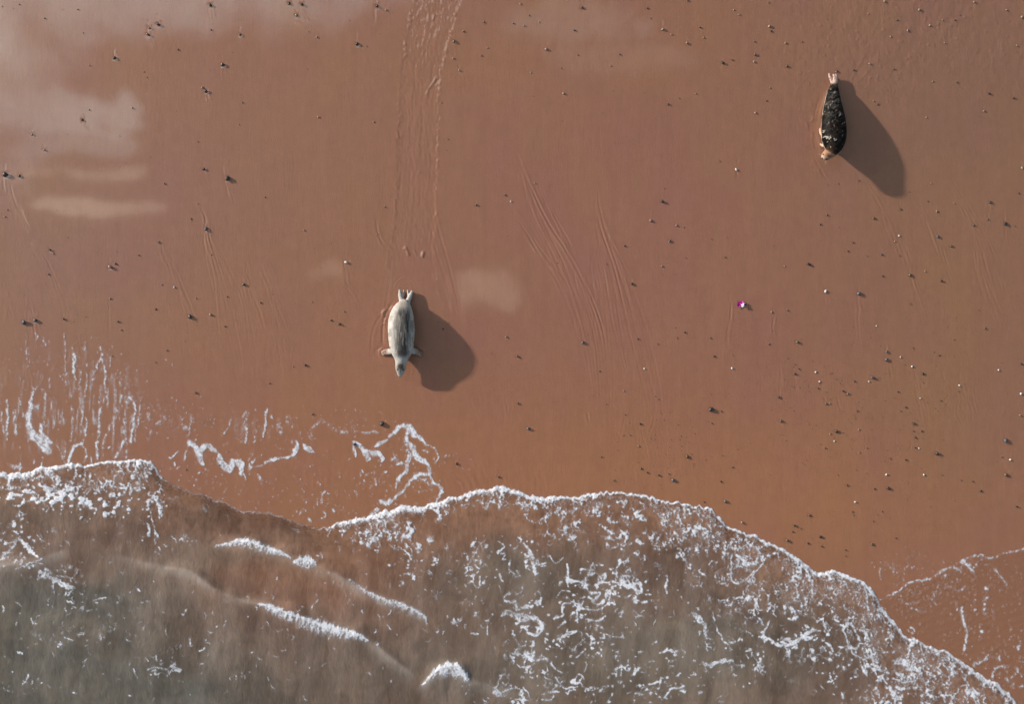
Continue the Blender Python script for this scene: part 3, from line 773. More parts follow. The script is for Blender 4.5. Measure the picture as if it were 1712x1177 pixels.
def stranded_foam():
    M = np.zeros(GX.shape, np.float32)
    r = random.Random(11)
    z = zoomed(0, 530, 3.804)
    # combed streaks at the left
    for pts, wd, so in (
        ([(45, 535), (48, 620), (44, 700), (38, 780)], 11, .9), ([(90, 600), (86, 660), (100, 745)], 14, .75), ([(10, 600), (14, 680), (28, 760)], 8, .85),
        ([(120, 510), (135, 580), (150, 640)], 12, .5), ([(285, 480), (284, 600), (262, 700)], 9, .6), ([(255, 690), (282, 790)], 12, 1),
        ([(460, 560), (465, 640), (445, 790)], 9, .75), ([(520, 600), (515, 700), (502, 780)], 9, .7), ([(545, 640), (540, 730), (520, 810)], 10, .85),
        ([(520, 810), (482, 815), (455, 850), (432, 935)], 14, 1), ([(520, 810), (548, 870), (540, 920)], 9, .9), ([(630, 550), (628, 680), (614, 900)], 13, .72), ([(612, 800), (614, 900)], 9, 1),
        ([(770, 500), (745, 610), (690, 720), (658, 800), (648, 900)], 12, .62), ([(800, 510), (795, 640), (785, 740)], 15, .65), ([(815, 505), (850, 540), (860, 600), (845, 700), (830, 800)], 12, .95),
        ([(785, 790), (760, 850), (730, 898)], 12, .95), ([(895, 555), (882, 640), (870, 700)], 6, .75), ([(860, 640), (858, 800)], 8, .5), ([(800, 760), (800, 890)], 16, .45),
        ([(410, 100), (415, 260), (420, 430)], 5, .75), ([(460, 190), (470, 240)], 5, .8), ([(475, 235), (470, 290), (468, 345)], 17, .95), ([(545, 170), (548, 330), (540, 510)], 8, .65),
        ([(640, 190), (642, 260), (605, 340), (590, 400)], 9, .8), ([(648, 265), (676, 350), (670, 420), (660, 545)], 8, .9), ([(510, 330), (505, 470)], 9, .5), ([(475, 360), (480, 470)], 7, .45),
        ([(165, 120), (168, 330)], 6, .5), ([(180, 200), (190, 300)], 5, .5), ([(315, 390), (314, 475)], 7, .7), ([(690, 480), (684, 545)], 16, .55), ([(230, 90), (238, 140)], 12, .4), ([(270, 110), (285, 180)], 9, .4),
        ([(210, 450), (270, 470)], 16, .4), ([(700, 250), (706, 320)], 6, .5), ([(600, 330), (590, 390)], 14, .65), ([(770, 370), (765, 430)], 20, .42), ([(250, 700), (300, 700)], 10, .5),
        ([(950, 580), (940, 660)], 22, .38), ([(1140, 620), (1180, 720)], 20, .36), ([(1225, 650), (1190, 760)], 18, .36), ([(970, 720), (940, 780)], 14, .35), ([(1050, 640), (1000, 680)], 18, .3),
        ([(1470, 645), (1450, 700), (1425, 750)], 7, .9), ([(1560, 615), (1540, 700), (1530, 790)], 22, .42), ([(1575, 690), (1558, 800)], 8, .75), ([(1625, 730), (1612, 800)], 6, .7), ([(1695, 585), (1690, 650), (1672, 760)], 9, .8),
        ([(1080, 900), (1132, 858)], 8, 1), ([(1240, 780), (1195, 830), (1168, 920)], 7, .9), ([(1105, 930), (1108, 955)], 7, 1), ([(1140, 950), (1130, 972)], 6, 1),
        ([(40, 930), (70, 950), (130, 960)], 16, .55), ([(210, 910), (215, 930)], 9, 1), ([(270, 900), (255, 970)], 9, .8), ([(125, 935), (122, 975)], 11, 1), ([(350, 800), (380, 850), (410, 920)], 7, .6), ([(410, 800), (410, 930)], 8, .7), ([(575, 890), (576, 935)], 8, .9), ([(690, 840), (697, 830)], 8, 1),
        ([(1590, 960), (1620, 900)], 7, .8), ([(1640, 1005), (1665, 1045)], 13, .8), ([(1580, 970), (1590, 1000)], 7, .8), ([(1270, 995), (1262, 1000)], 8, 1), ([(1300, 960), (1298, 975)], 7, 1)):
        paint(M, z(pts, wd), so, .55)
    for pts in ([(208, 470, 7), (192, 560, 13), (178, 650, 22), (190, 730, 26), (235, 775, 30), (285, 830, 34), (305, 855, 20)],
                [(255, 700, 10), (270, 760, 22), (320, 800, 14)],
                [(1205, 800, 16), (1245, 835, 20), (1270, 900, 22), (1288, 935, 12)], [(1260, 880, 10), (1295, 830, 18), (1330, 820, 18), (1375, 862, 12)],
                [(1392, 880, 14), (1410, 935, 24), (1460, 970, 24), (1478, 915, 18), (1510, 930, 20), (1532, 985, 14)]):
        paint(M, z(pts), 1, .6)
    z = zoomed(400, 660, 3.804)
    for pts, wd, so in (
        ([(172, 90), (165, 180), (152, 265)], 9, .8), ([(200, 130), (205, 150)], 12, .5), ([(245, 160), (262, 245)], 22, .5), ([(300, 150), (310, 210)], 12, .4), ([(325, 150), (338, 215)], 8, .6),
        ([(45, 120), (15, 200)], 22, .42), ([(50, 190), (35, 305)], 12, .7), ([(105, 235), (92, 310)], 8, .65), ([(90, 360), (60, 430)], 7, .6), ([(60, 490), (75, 440), (95, 410)], 10, .7), ([(75, 470), (110, 460), (150, 455)], 8, .7),
        ([(450, 270), (470, 210), (530, 160)], 15, .36), ([(530, 160), (580, 210), (640, 240), (690, 240)], 12, .5), ([(460, 280), (455, 310)], 12, .36), ([(790, 240), (880, 240)], 14, .34), ([(730, 200), (735, 280)], 13, .3), ([(330, 270), (340, 310)], 14, .32),
        ([(545, 615), (525, 650), (518, 690)], 9, .9), ([(560, 625), (572, 628)], 7, .9), ([(490, 690), (480, 750)], 10, .7), ([(405, 730), (380, 768)], 8, .9), ([(545, 745), (548, 775), (525, 792)], 10, .95), ([(440, 790), (455, 805)], 13, 1), ([(592, 735), (600, 745)], 12, .9), ([(430, 660), (420, 690)], 6, .7),
        ([(865, 540), (866, 575)], 9, 1), ([(790, 545), (788, 550)], 9, 1), ([(930, 490), (935, 500)], 9, 1), ([(790, 480), (785, 490)], 7, 1),
        ([(130, 520), (138, 550)], 13, .8), ([(30, 500), (32, 540)], 8, .8), ([(1310, 400), (1322, 390)], 12, .5), ([(985, 400), (965, 415)], 15, .8), ([(970, 450), (972, 465)], 8, .9)):
        paint(M, z(pts, wd), so, .6)
    for pts in ([(0, 420, 12), (12, 450, 18), (10, 505, 14)], [(165, 440, 9), (205, 415, 12), (280, 402, 9), (335, 385, 14), (358, 345, 17), (368, 295, 10)], [(410, 310, 8), (430, 340, 18), (458, 365, 12)],
                [(735, 312, 15), (725, 345, 9), (742, 402, 7)], [(740, 312, 15), (785, 350, 17), (815, 415, 16)], [(785, 350, 14), (850, 375, 24), (895, 385, 20), (905, 420, 10)],
                [(862, 322, 12), (900, 312, 18), (938, 290, 10)], [(955, 272, 8), (1005, 222, 16), (1050, 198, 17), (1092, 222, 24), (1130, 262, 20), (1192, 312, 7)],
                [(1080, 225, 14), (1070, 285, 12), (1100, 335, 22), (1128, 395, 18), (1200, 440, 12), (1212, 500, 13)], [(1078, 395, 13), (1062, 480, 14), (1022, 520, 10), (1000, 600, 7)],
                [(1195, 505, 13), (1125, 520, 13), (1080, 560, 11), (1050, 612, 9), (1000, 650, 12), (930, 695, 16), (902, 678, 12)], [(1205, 495, 11), (1235, 560, 9), (1288, 590, 11), (1282, 640, 8), (1250, 685, 9)],
                [(1190, 312, 5), (1245, 350, 6), (1262, 400, 5), (1240, 430, 4)], [(875, 728, 16), (845, 762, 12)], [(1170, 360, 5), (1200, 365, 5)], [(1010, 445, 9), (1030, 440, 9)]):
        paint(M, z(pts), 1, .75)
    # lacy nets inside the stranded ring
    f1, f2 = worley((GX + WARPX) / 6.5, (GY + WARPY) / 8, 71)
    net = sstep(.16 - (f2 - f1), 0, .12) * sstep(fbm(GX / 12, GY / 12, 72, 2), .42, .5)
    zone = blob(GX, GY, 672, 755, 22, 26) + .9 * blob(GX, GY, 705, 812, 26, 18) + .5 * blob(GX, GY, 640, 840, 18, 10) + .5 * blob(GX, GY, 625, 755, 14, 10)
    M = np.maximum(M, net * sstep(zone, .3, .7))
    for n, cx, cy, rx, ry, a, b in ((150, 90, 610, 60, 25, .7, 1.2), (90, 200, 650, 35, 35, .7, 1.2), (60, 60, 690, 45, 40, .7, 1.2), (170, 300, 700, 50, 14, .6, 1.1), (60, 260, 690, 30, 16, .6, 1.1),
                                    (90, 380, 780, 60, 22, .7, 1.3), (160, 520, 830, 70, 26, .7, 1.3), (140, 640, 815, 45, 25, .7, 1.4), (80, 590, 715, 45, 10, .6, 1.0), (70, 480, 755, 50, 20, .6, 1.1),
                                    (60, 720, 790, 25, 25, .7, 1.3), (90, 350, 820, 50, 14, .7, 1.2), (90, 560, 695, 60, 14, .5, .9), (40, 765, 770, 18, 16, .5, .9), (60, 420, 720, 40, 18, .6, 1.0)):
        dots(M, n, cx, cy, rx, ry, a, b, r)
    # thin film combed down the slope by the backwash
    comb = sstep(fbm((GX + .04 * GY) / 3.4, GY / 42, 73, 3), .52, .68) * sstep(fbm(GX / 16, GY / 22, 74, 3), .42, .58)
    where = blob(GX, GY, 70, 700, 95, 55) + .8 * blob(GX, GY, 190, 700, 50, 60) + .45 * blob(GX, GY, 130, 620, 90, 40) + .45 * blob(GX, GY, 420, 712, 60, 22)
    M = np.maximum(M, comb * np.clip(where, 0, 1) * (.25 + .55 * SPECK))
    M[GD > 1] = 0
    M[GX > 800] = 0
    return M


def stranded_right():
    M = np.zeros(GX.shape, np.float32)
    r = random.Random(13)
    z = zoomed(1200, 800, 3.121)
    for pts, wd, so in (
        ([(845, 640), (930, 600), (985, 560)], 6, .9), ([(930, 605), (1000, 553), (1070, 535), (1120, 528)], 9, .8), ([(1120, 525), (1210, 470), (1270, 470), (1290, 440)], 9, .5),
        ([(1280, 440), (1320, 415), (1390, 408)], 12, .75), ([(1300, 445), (1320, 460), (1335, 495)], 13, .85), ([(1340, 470), (1380, 425)], 7, .7), ([(1210, 470), (1280, 480)], 10, .6),
        ([(1400, 422), (1470, 408), (1540, 385)], 10, .7), ([(1540, 385), (1600, 368), (1640, 360)], 8, .6), ([(1450, 480), (1490, 520), (1525, 585)], 9, .5), ([(1190, 510), (1180, 530)], 11, .6),
        ([(1250, 655), (1256, 690)], 9, .75), ([(1278, 680), (1285, 730), (1300, 780), (1304, 850), (1285, 920)], 10, .8), ([(1410, 625), (1395, 650), (1400, 710)], 10, .8), ([(1355, 685), (1350, 695)], 9, 1), ([(1405, 575), (1410, 582)], 11, 1),
        ([(1010, 785), (1028, 790), (1020, 815), (1005, 800)], 6, .9), ([(1010, 830), (1030, 850)], 7, .8), ([(1380, 803), (1400, 805)], 8, .9), ([(1340, 985), (1400, 955), (1425, 925)], 10, .8), ([(1440, 1040), (1460, 1000), (1500, 985)], 9, .8),
        ([(1470, 935), (1478, 950)], 9, .9), ([(1560, 990), (1575, 1020), (1545, 1050)], 10, .7), ([(1590, 860), (1570, 900)], 12, .8), ([(1570, 960), (1610, 970)], 9, .7), ([(1520, 1050), (1525, 1065)], 9, 1), ([(1030, 690), (1075, 705)], 12, .45),
        ([(970, 655), (1010, 660)], 10, .5), ([(1030, 660), (1080, 640)], 8, .4), ([(1130, 640), (1160, 560)], 10, .36), ([(1230, 540), (1215, 580)], 8, .5), ([(1270, 590), (1285, 575)], 8, .7), ([(920, 430), (925, 500)], 9, .35), ([(1000, 430), (980, 500)], 8, .35), ([(855, 400), (850, 520)], 7, .3), ([(1450, 700), (1452, 730)], 8, .6), ([(1540, 830), (1530, 850)], 6, .8), ([(1550, 1080), (1540, 1100)], 8, .8), ([(1580, 1100), (1600, 1090)], 8, .8)):
        paint(M, z(pts, wd), so, .6)
    for n, cx, cy, rx, ry, a, b in ((200, 1600, 960, 60, 18, .6, 1.1), (220, 1580, 1010, 70, 28, .6, 1.1), (90, 1500, 950, 25, 14, .5, 1.0), (120, 1660, 1060, 45, 45, .7, 1.4), (70, 1540, 1000, 30, 14, .6, 1.2), (60, 1690, 1110, 25, 30, .8, 1.6)):
        dots(M, n, cx, cy, rx, ry, a, b, r)
    M[GD > 1] = 0
    M[GX < 1400] = 0
    return M


def swash_foam():
    """the white lip of the swash and the torn lace dragged behind it"""
    xk = [-20, 60, 150, 230, 262, 280, 400, 530, 550, 600, 660, 730, 780, 830, 900, 960, 1100, 1200, 1300, 1400, 1480, 1560, 1640, 1740]
    lip = .62 * np.interp(GX, xk, [9, 9, 3.5, 2.5, 2.5, 1.2, 1.6, 1.2, 3, 6, 9, 7, 5, 8, 5, 3.0, 3, 2.6, 4, 6, 4, 4, 7, 6])
    lipa = np.interp(GX, xk, [1, 1, 1, 1, 1, .30, .45, .35, .8, 1, 1, 1, .9, 1, 1, 1, 1, 1, 1, 1, 1, .9, 1, 1])
    wid = np.interp(GX, xk, [34, 50, 75, 80, 70, 30, 22, 14, 18, 50, 62, 38, 26, 36, 55, 75, 105, 130, 135, 130, 120, 130, 120, 100])
    den = np.interp(GX, xk, [1.0, .9, .8, .8, .7, .3, .2, .25, .55, .9, 1.0, .8, .8, 1.0, .8, .8, .8, .9, 1, 1, .9, .9, 1.0, .9])
    d = GD + (SOFT - .5) * 5 + (fbm(GX / 3.2, GY / 12, 80, 2) - .5) * 3
    rough = fbm(GX / 3.0, GY / 4.2, 81, 3)
    edge = sstep(d, -1.2, .6) * (1 - sstep(d, lip, lip * 2.1)) * lipa
    edge = edge * (.35 + .65 * sstep(rough, .34, .52) + .5 * (d < 2.6)).clip(0, 1)
    # torn net, stretched down the backwash
    f1, f2 = worley(GX / 11 + WARPX / 8, d / 19 + WARPY / 9, 82)
    g1, g2 = worley(GX / 25 + WARPX / 14 + 3.3, d / 34 + WARPY / 15, 83)
    h1, h2 = worley(GX / 6 + WARPX / 9, d / 9 + WARPY / 9, 84)
    e = d / wid
    patch = fbm(GX / 34, GY / 30, 85, 3)
    thick = fbm(GX / 14, GY / 14, 86, 2)
    n_small = .8 * sstep(.10 - (h2 - h1), 0, .08) * sstep(patch, .40 + .35 * e, .55 + .35 * e)
    n_mid = sstep(.01 + .155 * thick - (f2 - f1), 0, .06) * sstep(patch + .25 * den - .18, .36 + .18 * e, .46 + .18 * e)
    n_big = sstep(.005 + .15 * thick - (g2 - g1), 0, .05) * sstep(fbm(GX / 26, GY / 26, 87, 3), .40 + .06 * e, .50 + .06 * e)
    lace = np.maximum(n_small * (e < .55) * .85, np.maximum(n_mid * (1 - sstep(e, .6, .95)), n_big * (1 - sstep(e, .95, 1.25))))
    lace = lace * sstep(d, 0, 3) * sstep(den, .15, .6)
    # thick clots at the ends of the threads
    clot = sstep(fbm(GX / 11, GY / 9, 88, 3), .65, .71) * np.exp(-((e - .75) / .22) ** 2) * sstep(patch, .42, .5) * den
    haze = (1 - sstep(e, .0, .45)) * sstep(rough, .50, .64) * .28 * den * sstep(d, 0, 2)
    M = np.maximum(np.maximum(edge, lace), np.maximum(clot, haze))
    left = (GX < 280)
    M = np.where(left, np.maximum(M, sstep(fbm(GX / 8, GY / 6, 89, 3) + .22 * blob(GX, GY, 90, 828, 90, 16) + .16 * blob(GX, GY, 200, 850, 50, 10), .72, .80) * (GD > 2)), M)
    M = M * (GD > -2)
    M[e > 1.3] = 0
    # holes where the water shows through the silty bight at the left
    M = M * (1 - .8 * sstep(blob(GX, GY, 400, 880, 110, 22), .4, .8) * (GD > 6))
    return M


def floating_foam():
    """broken strings of old foam that drift on the water"""
    r = random.Random(17)
    dens = 0
    for cx, cy, rx, ry, a in ((1010, 985, 90, 45, 1), (880, 1035, 70, 40, .9), (795, 935, 55, 40, .75), (890, 930, 40, 40, .8), (960, 1090, 120, 60, .7), (1190, 1095, 110, 50, .6), (1330, 1065, 70, 35, .6),
                              (1090, 1150, 160, 40, .65), (860, 1150, 80, 40, .75), (690, 930, 60, 35, .55), (640, 905, 60, 25, .55), (40, 915, 60, 32, .95), (90, 965, 40, 20, .85), (150, 1005, 60, 18, .5), (700, 970, 60, 30, .45), (1450, 1120, 120, 60, .6),
                              (120, 1075, 90, 40, .32), (220, 1040, 70, 30, .3), (330, 1080, 60, 40, .3), (60, 1150, 90, 30, .3), (260, 1120, 80, 30, .35), (1180, 1000, 80, 40, .45), (250, 905, 80, 20, .42), (30, 870, 60, 14, .5), (780, 1010, 60, 40, .5)):
        dens = np.maximum(dens, a * blob(GX, GY, cx, cy, rx, ry))
    w1 = (fbm(GX / 26, GY / 26, 90, 3) - .5) * 2.6; w2 = (fbm(GX / 26, GY / 26, 91, 3) - .5) * 2.6
    f1, f2 = worley(GX / 30 + w1, GY / 26 + w2, 92)
    g1, g2 = worley(GX / 15 + w1 * 1.6, GY / 14 + w2 * 1.6, 93)
    th = fbm(GX / 10, GY / 10, 94, 3)
    gate = fbm(GX / 17, GY / 15, 95, 3)
    a = sstep((th - .36) * .42 - (f2 - f1), 0, .035) * sstep(gate + .22 * dens, .63, .665)
    b = sstep((th - .40) * .42 - (g2 - g1), 0, .045) * sstep(gate + .2 * dens, .675, .72)
    c = sstep(fbm(GX / 9, GY / 7, 96, 3) + .16 * dens, .85, .89)
    M = np.maximum(np.maximum(a, b), c) * sstep(dens, .10, .35)
    for cx, cy, rx, ry, k in ((960, 1040, 170, 80, 260), (1250, 1090, 150, 60, 180), (740, 980, 70, 60, 130), (60, 920, 60, 40, 130), (130, 1000, 90, 30, 110), (230, 1090, 180, 55, 300), (640, 900, 50, 25, 110), (480, 1090, 120, 50, 90), (1480, 1110, 90, 50, 120), (560, 1000, 70, 40, 90), (250, 900, 90, 30, 80)):
        for _ in range(int(k * .32)):
            x, y = r.gauss(cx, rx), r.gauss(cy, ry)
            L, an, bend = r.uniform(.5, 6), r.uniform(0, 6.28), r.uniform(-1.4, 1.4)
            wd = r.uniform(.6, 1.15)
            paint(M, [(x, y, wd * .6), (x + L * math.cos(an), y + L * math.sin(an), wd), (x + L * math.cos(an) + L * math.cos(an + bend), y + L * math.sin(an) + L * math.sin(an + bend), wd * .5)], 1, .5)
    for pts, wd in (([(868, 1040), (890, 1033), (905, 1045), (900, 1062), (885, 1060)], 3.0), ([(840, 1027), (855, 1028), (872, 1038)], 3.2), ([(985, 1000), (1000, 1010), (1012, 1000), (1022, 985)], 3.2), ([(955, 970), (975, 975), (985, 955)], 3), ([(1000, 965), (1012, 960), (1005, 975)], 3),
                    ([(1040, 975), (1055, 980), (1070, 992)], 4.5), ([(880, 915), (890, 935), (896, 962)], 3), ([(1160, 1025), (1175, 1045), (1182, 1068)], 2.6), ([(1275, 1065), (1300, 1078), (1320, 1080), (1345, 1066), (1360, 1055)], 3), ([(1188, 1112), (1210, 1106), (1225, 1108)], 3.4), ([(70, 955), (85, 965), (100, 978), (120, 984)], 3.4),
                    ([(5, 935), (30, 905), (55, 925)], 3), ([(248, 875), (250, 885), (247, 897)], 2.6), ([(970, 1010), (965, 1022)], 2.5), ([(930, 1072), (945, 1063)], 2.6), ([(1115, 965), (1113, 985)], 2)):
        paint(M, [(x, y, wd) for x, y in pts], 1, .9)
    for ox, oy, sc, strings in (
        (780, 780, 2.964, [([(95, 370), (60, 395), (40, 440), (10, 490)], 5), ([(30, 545), (38, 590), (65, 600), (70, 550)], 6), ([(155, 370), (185, 400), (150, 430)], 5), ([(280, 380), (325, 430), (325, 480), (345, 540)], 8), ([(410, 440), (440, 480), (480, 455)], 5),
                           ([(500, 485), (505, 550), (540, 570), (580, 575), (605, 530), (625, 480), (635, 520)], 7), ([(690, 530), (655, 540), (655, 580), (700, 575), (755, 575)], 6), ([(770, 570), (800, 600), (850, 580), (870, 620), (850, 635)], 11), ([(515, 625), (470, 620), (445, 655)], 6),
                           ([(610, 625), (660, 630), (640, 660)], 12), ([(720, 600), (700, 680), (640, 715), (570, 705), (545, 715), (550, 765)], 7), ([(510, 680), (475, 690), (480, 740), (440, 750)], 7), ([(490, 770), (455, 800)], 8), ([(600, 755), (640, 770), (690, 740)], 9),
                           ([(175, 740), (205, 715), (245, 735)], 8), ([(245, 760), (290, 770), (340, 750), (380, 790), (370, 820), (320, 835)], 8), ([(280, 790), (265, 820)], 5), ([(590, 830), (635, 860), (615, 885), (625, 830)], 6), ([(665, 825), (720, 845), (770, 850)], 6), ([(570, 870), (530, 910)], 5), ([(590, 910), (545, 950)], 7),
                           ([(245, 860), (260, 890), (295, 885)], 8), ([(270, 1000), (310, 1000)], 11), ([(300, 950), (285, 985)], 6), ([(420, 980), (445, 1010), (475, 1030)], 8), ([(440, 1050), (460, 1080), (490, 1105), (520, 1100)], 7), ([(400, 1120), (460, 1125)], 6), ([(240, 1160), (290, 1160), (325, 1160), (290, 1110)], 7),
                           ([(1110, 725), (1140, 730), (1185, 790), (1180, 840), (1215, 860)], 6), ([(1240, 800), (1270, 860), (1300, 890)], 5), ([(990, 560), (990, 630)], 6), ([(960, 930), (1010, 915), (1045, 920)], 8), ([(905, 970), (930, 970)], 9), ([(905, 1080), (950, 1070)], 8), ([(980, 1150), (1020, 1105), (1070, 1100)], 8),
                           ([(1210, 1000), (1260, 965), (1300, 975)], 8), ([(1190, 1020), (1175, 970)], 5), ([(835, 1130), (860, 1130)], 8), ([(1330, 985), (1380, 995)], 7), ([(370, 1160), (410, 1160), (435, 1140)], 6), ([(165, 535), (180, 570)], 11), ([(210, 520), (215, 465)], 4), ([(560, 605), (595, 605)], 6), ([(560, 655), (590, 655)], 5),
                           ([(20, 830), (60, 835)], 7), ([(200, 860), (180, 885)], 5), ([(100, 790), (105, 840)], 4), ([(770, 720), (765, 745)], 8), ([(590, 970), (598, 990), (582, 1025)], 6), ([(770, 1000), (768, 1040)], 6)]),
        (0, 760, 2.822, [([(5, 500), (40, 460), (85, 400), (130, 430), (150, 465), (185, 480)], 7), ([(20, 420), (80, 410)], 4), ([(75, 540), (130, 520), (200, 490)], 5), ([(215, 540), (245, 560), (200, 575)], 12), ([(255, 580), (300, 610), (350, 630)], 8), ([(270, 575), (325, 580)], 6), ([(350, 570), (370, 545)], 6),
                         ([(10, 715), (15, 745)], 5), ([(440, 690), (470, 680), (505, 680)], 5), ([(310, 860), (345, 880)], 7), ([(80, 930), (105, 940)], 7), ([(700, 1020), (740, 1005), (790, 1020)], 6), ([(895, 870), (900, 900)], 5), ([(940, 930), (965, 915)], 7), ([(940, 990), (960, 985)], 5), ([(705, 330), (695, 385)], 7), ([(680, 810), (676, 830)], 5), ([(150, 770), (155, 800)], 5), ([(740, 950), (742, 975)], 5), ([(630, 1010), (650, 1060)], 5), ([(130, 1040), (120, 1070)], 6), ([(340, 1130), (360, 1128)], 5)]),
        (1200, 800, 3.121, [([(270, 750), (240, 820), (215, 830)], 8), ([(260, 840), (305, 870)], 9), ([(345, 870), (400, 860), (455, 820), (515, 795)], 9), ([(660, 790), (680, 860), (710, 920), (755, 945)], 7), ([(700, 760), (745, 855)], 8), ([(850, 1040), (890, 1080)], 7), ([(920, 1050), (990, 1070), (1040, 1060)], 7),
                            ([(590, 1030), (610, 1080)], 6), ([(650, 1120), (660, 1150)], 7), ([(0, 960), (40, 955)], 11), ([(90, 975), (130, 980)], 7), ([(185, 920), (215, 970)], 5), ([(160, 690), (230, 690)], 8), ([(75, 400), (70, 520), (105, 550), (150, 530), (190, 480)], 6), ([(100, 400), (150, 440), (200, 450)], 10), ([(150, 590), (190, 500), (240, 440)], 6)])):
        zz = zoomed(ox, oy, sc)
        for pts, wd in strings:
            paint(M, zz(pts, wd * .86), 1, .5)
    M = M * sstep(GD, 14, 24) * (.55 + .45 * sstep(fbm(GX / 30, GY / 30, 113, 2), .35, .6))
    return M


CRESTS = [
    ([(362, 913, 2), (385, 909, 4), (408, 906, 8), (430, 911, 8), (452, 918, 6), (475, 926, 4), (488, 932, 1)], "thin white foam along the short crest below the brown bight, beside a foam burst", 1.0),
    ([(493, 940, 3), (503, 937, 10), (514, 938, 11), (526, 942, 5)], "round white burst of foam where two small wave crests meet", 1.2),
    ([(585, 970, 1), (612, 988, 3), (640, 1003, 6), (665, 1010, 7), (690, 1020, 7), (708, 1032, 5), (714, 1044, 1)], "pale foam on the thin crest that ends beside the floating foam strings", .8),
    ([(432, 1009, 2), (448, 1013, 6), (469, 1022, 8), (500, 1033, 9), (535, 1045, 11), (565, 1054, 10), (592, 1060, 7), (615, 1071, 2)], "long ragged white foam on the breaking wave crest at lower left", 1.1),
    ([(706, 1146, 1), (720, 1132, 5), (738, 1119, 10), (755, 1116, 12), (770, 1123, 10), (782, 1136, 4)], "bright white foam hump on the crest nearest the bottom edge", 1.2),
]


def crest_foam(line, strength):
    M = np.zeros(GX.shape, np.float32)
    ln = smooth_line(line, 6)
    m = 34
    i0, i1 = np.searchsorted(FX, [ln[:, 0].min() - m, ln[:, 0].max() + m]); j0, j1 = np.searchsorted(FY, [ln[:, 1].min() - m, ln[:, 1].max() + m])
    sl = (slice(j0, j1), slice(i0, i1))
    X, Y = GX[sl], GY[sl]
    d, s, al = line_dist(X + WARPX[sl] * .4, Y + WARPY[sl] * .4, ln)
    w = np.interp(al, np.linspace(0, 1, len(ln)), ln[:, 2])
    tuft = fbm((X + .30 * Y) / 1.9, (Y - .30 * X) / 11, 97, 3)            # spray combed forward
    lump = fbm(X / 3.0, Y / 4.6, 98, 4, .6)
    ahead = np.clip(1 - d / (w * (.15 + 1.35 * tuft) + .3), 0, 1)
    behind = np.clip(1 - d / (w * (.8 + 2.2 * lump) + .6), 0, 1)
    fibre = sstep(fbm((X + .30 * Y) / 2.2, (Y - .30 * X) / 7, 96, 3), .30, .58)
    core = np.where(s > 0, sstep(ahead, 0, .5), sstep(behind, 0, 1.0) * (.12 + .75 * fibre))
    M[sl] = np.clip(core * strength * (.62 + .38 * fibre), 0, 1)
    return M


def foam_material(name, tint):
    m, w, b = material(name)
    at = w.n('ShaderNodeAttribute', attribute_name="foam_cover")
    geo = w.n('ShaderNodeNewGeometry')
    nz = w.noise(geo.outputs['Position'], 60.0, 3.0, 0.6)
    w.link(w.mix(nz.outputs[0], (tint[0] * .86, tint[1] * .87, tint[2] * .9, 1), tint), b.inputs['Base Color'])
    bp = w.n('ShaderNodeBump')
    bp.inputs['Strength'].default_value = .3
    bp.inputs['Distance'].default_value = .004
    w.link(nz.outputs[0], bp.inputs['Height'])
    w.link(bp.outputs[0], b.inputs['Normal'])
    b.inputs['Roughness'].default_value = .6
    w.link(w.ramp(at.outputs['Fac'], -.05, 1.0), b.inputs['Alpha'])
    return m


FOAM = foam_material("sea_foam", (.74, .745, .81, 1))
SEA_Z = sea_z(GX.astype(np.float64), GY.astype(np.float64))
SAND_Z = ground_z(GX.astype(np.float64), GY.astype(np.float64))
LUMPS = (fbm(GX / 3.2, GY / 3.2, 99, 3)).astype(np.float64)


BUBBLE = sstep(fbm(GX / 2.2, GY / 2.6, 111, 2), .30, .62).astype(np.float32)
BUBBLE2 = sstep(fbm(GX / 3.4, GY / 4.5, 112, 3), .42, .62).astype(np.float32)


def foam_object(name, M, base, lift, label, film=.62):
    def soften(A, k):
        A = A.astype(np.float32)
        for _ in range(k):
            A[1:-1] = (A[:-2] + A[1:-1] + A[2:]) / 3
            A[:, 1:-1] = (A[:, :-2] + A[:, 1:-1] + A[:, 2:]) / 3
        return A
    near_, wide = soften(M, 1), soften(M, 5)
    M = np.clip(np.maximum(near_ * (.66 + .50 * BUBBLE), wide * film * (.2 + 1.1 * BUBBLE2)), 0, 1)      # bubbles in the middle, a thin wet film around them
    cell = np.maximum(np.maximum(M[:-1, :-1], M[1:, :-1]), np.maximum(M[:-1, 1:], M[1:, 1:])) > .045
    Mb = M.astype(np.float64)
    for _ in range(3):                                  # the film swells softly towards its middle
        Mb[1:-1] = (Mb[:-2] + Mb[1:-1] + Mb[2:]) / 3
        Mb[:, 1:-1] = (Mb[:, :-2] + Mb[:, 1:-1] + Mb[:, 2:]) / 3
    Z = base + .0045 + Mb * lift * (.4 + LUMPS)
    me = grid_mesh(name, (GX - CX) / S, (CY - GY) / S, Z, {"foam_cover": M}, keep=cell)
    o = add(name, me, FOAM)
    tag(o, label, "foam", "foam left by the waves", "stuff")
    return o


foam_object("stranded_foam", stranded_foam() * .82, SAND_Z, .003, "white foam streaks and loops left on the sand at left above the swash", .5)
foam_object("stranded_foam", stranded_right() * .85, SAND_Z + .007, .003, "faint foam threads and flecks on rippled sand at lower right")
foam_object("swash_foam", swash_foam(), np.maximum(SEA_Z, SAND_Z), .010, "white lacy foam along the leading edge of the swash", .36)
foam_object("floating_foam", floating_foam(), SEA_Z, .003, "broken strings and flecks of foam drifting on the brown water", .45)
for _ln, _lab, _st in CRESTS:
    foam_object("crest_foam", crest_foam(_ln, _st), SEA_Z, .008, _lab)

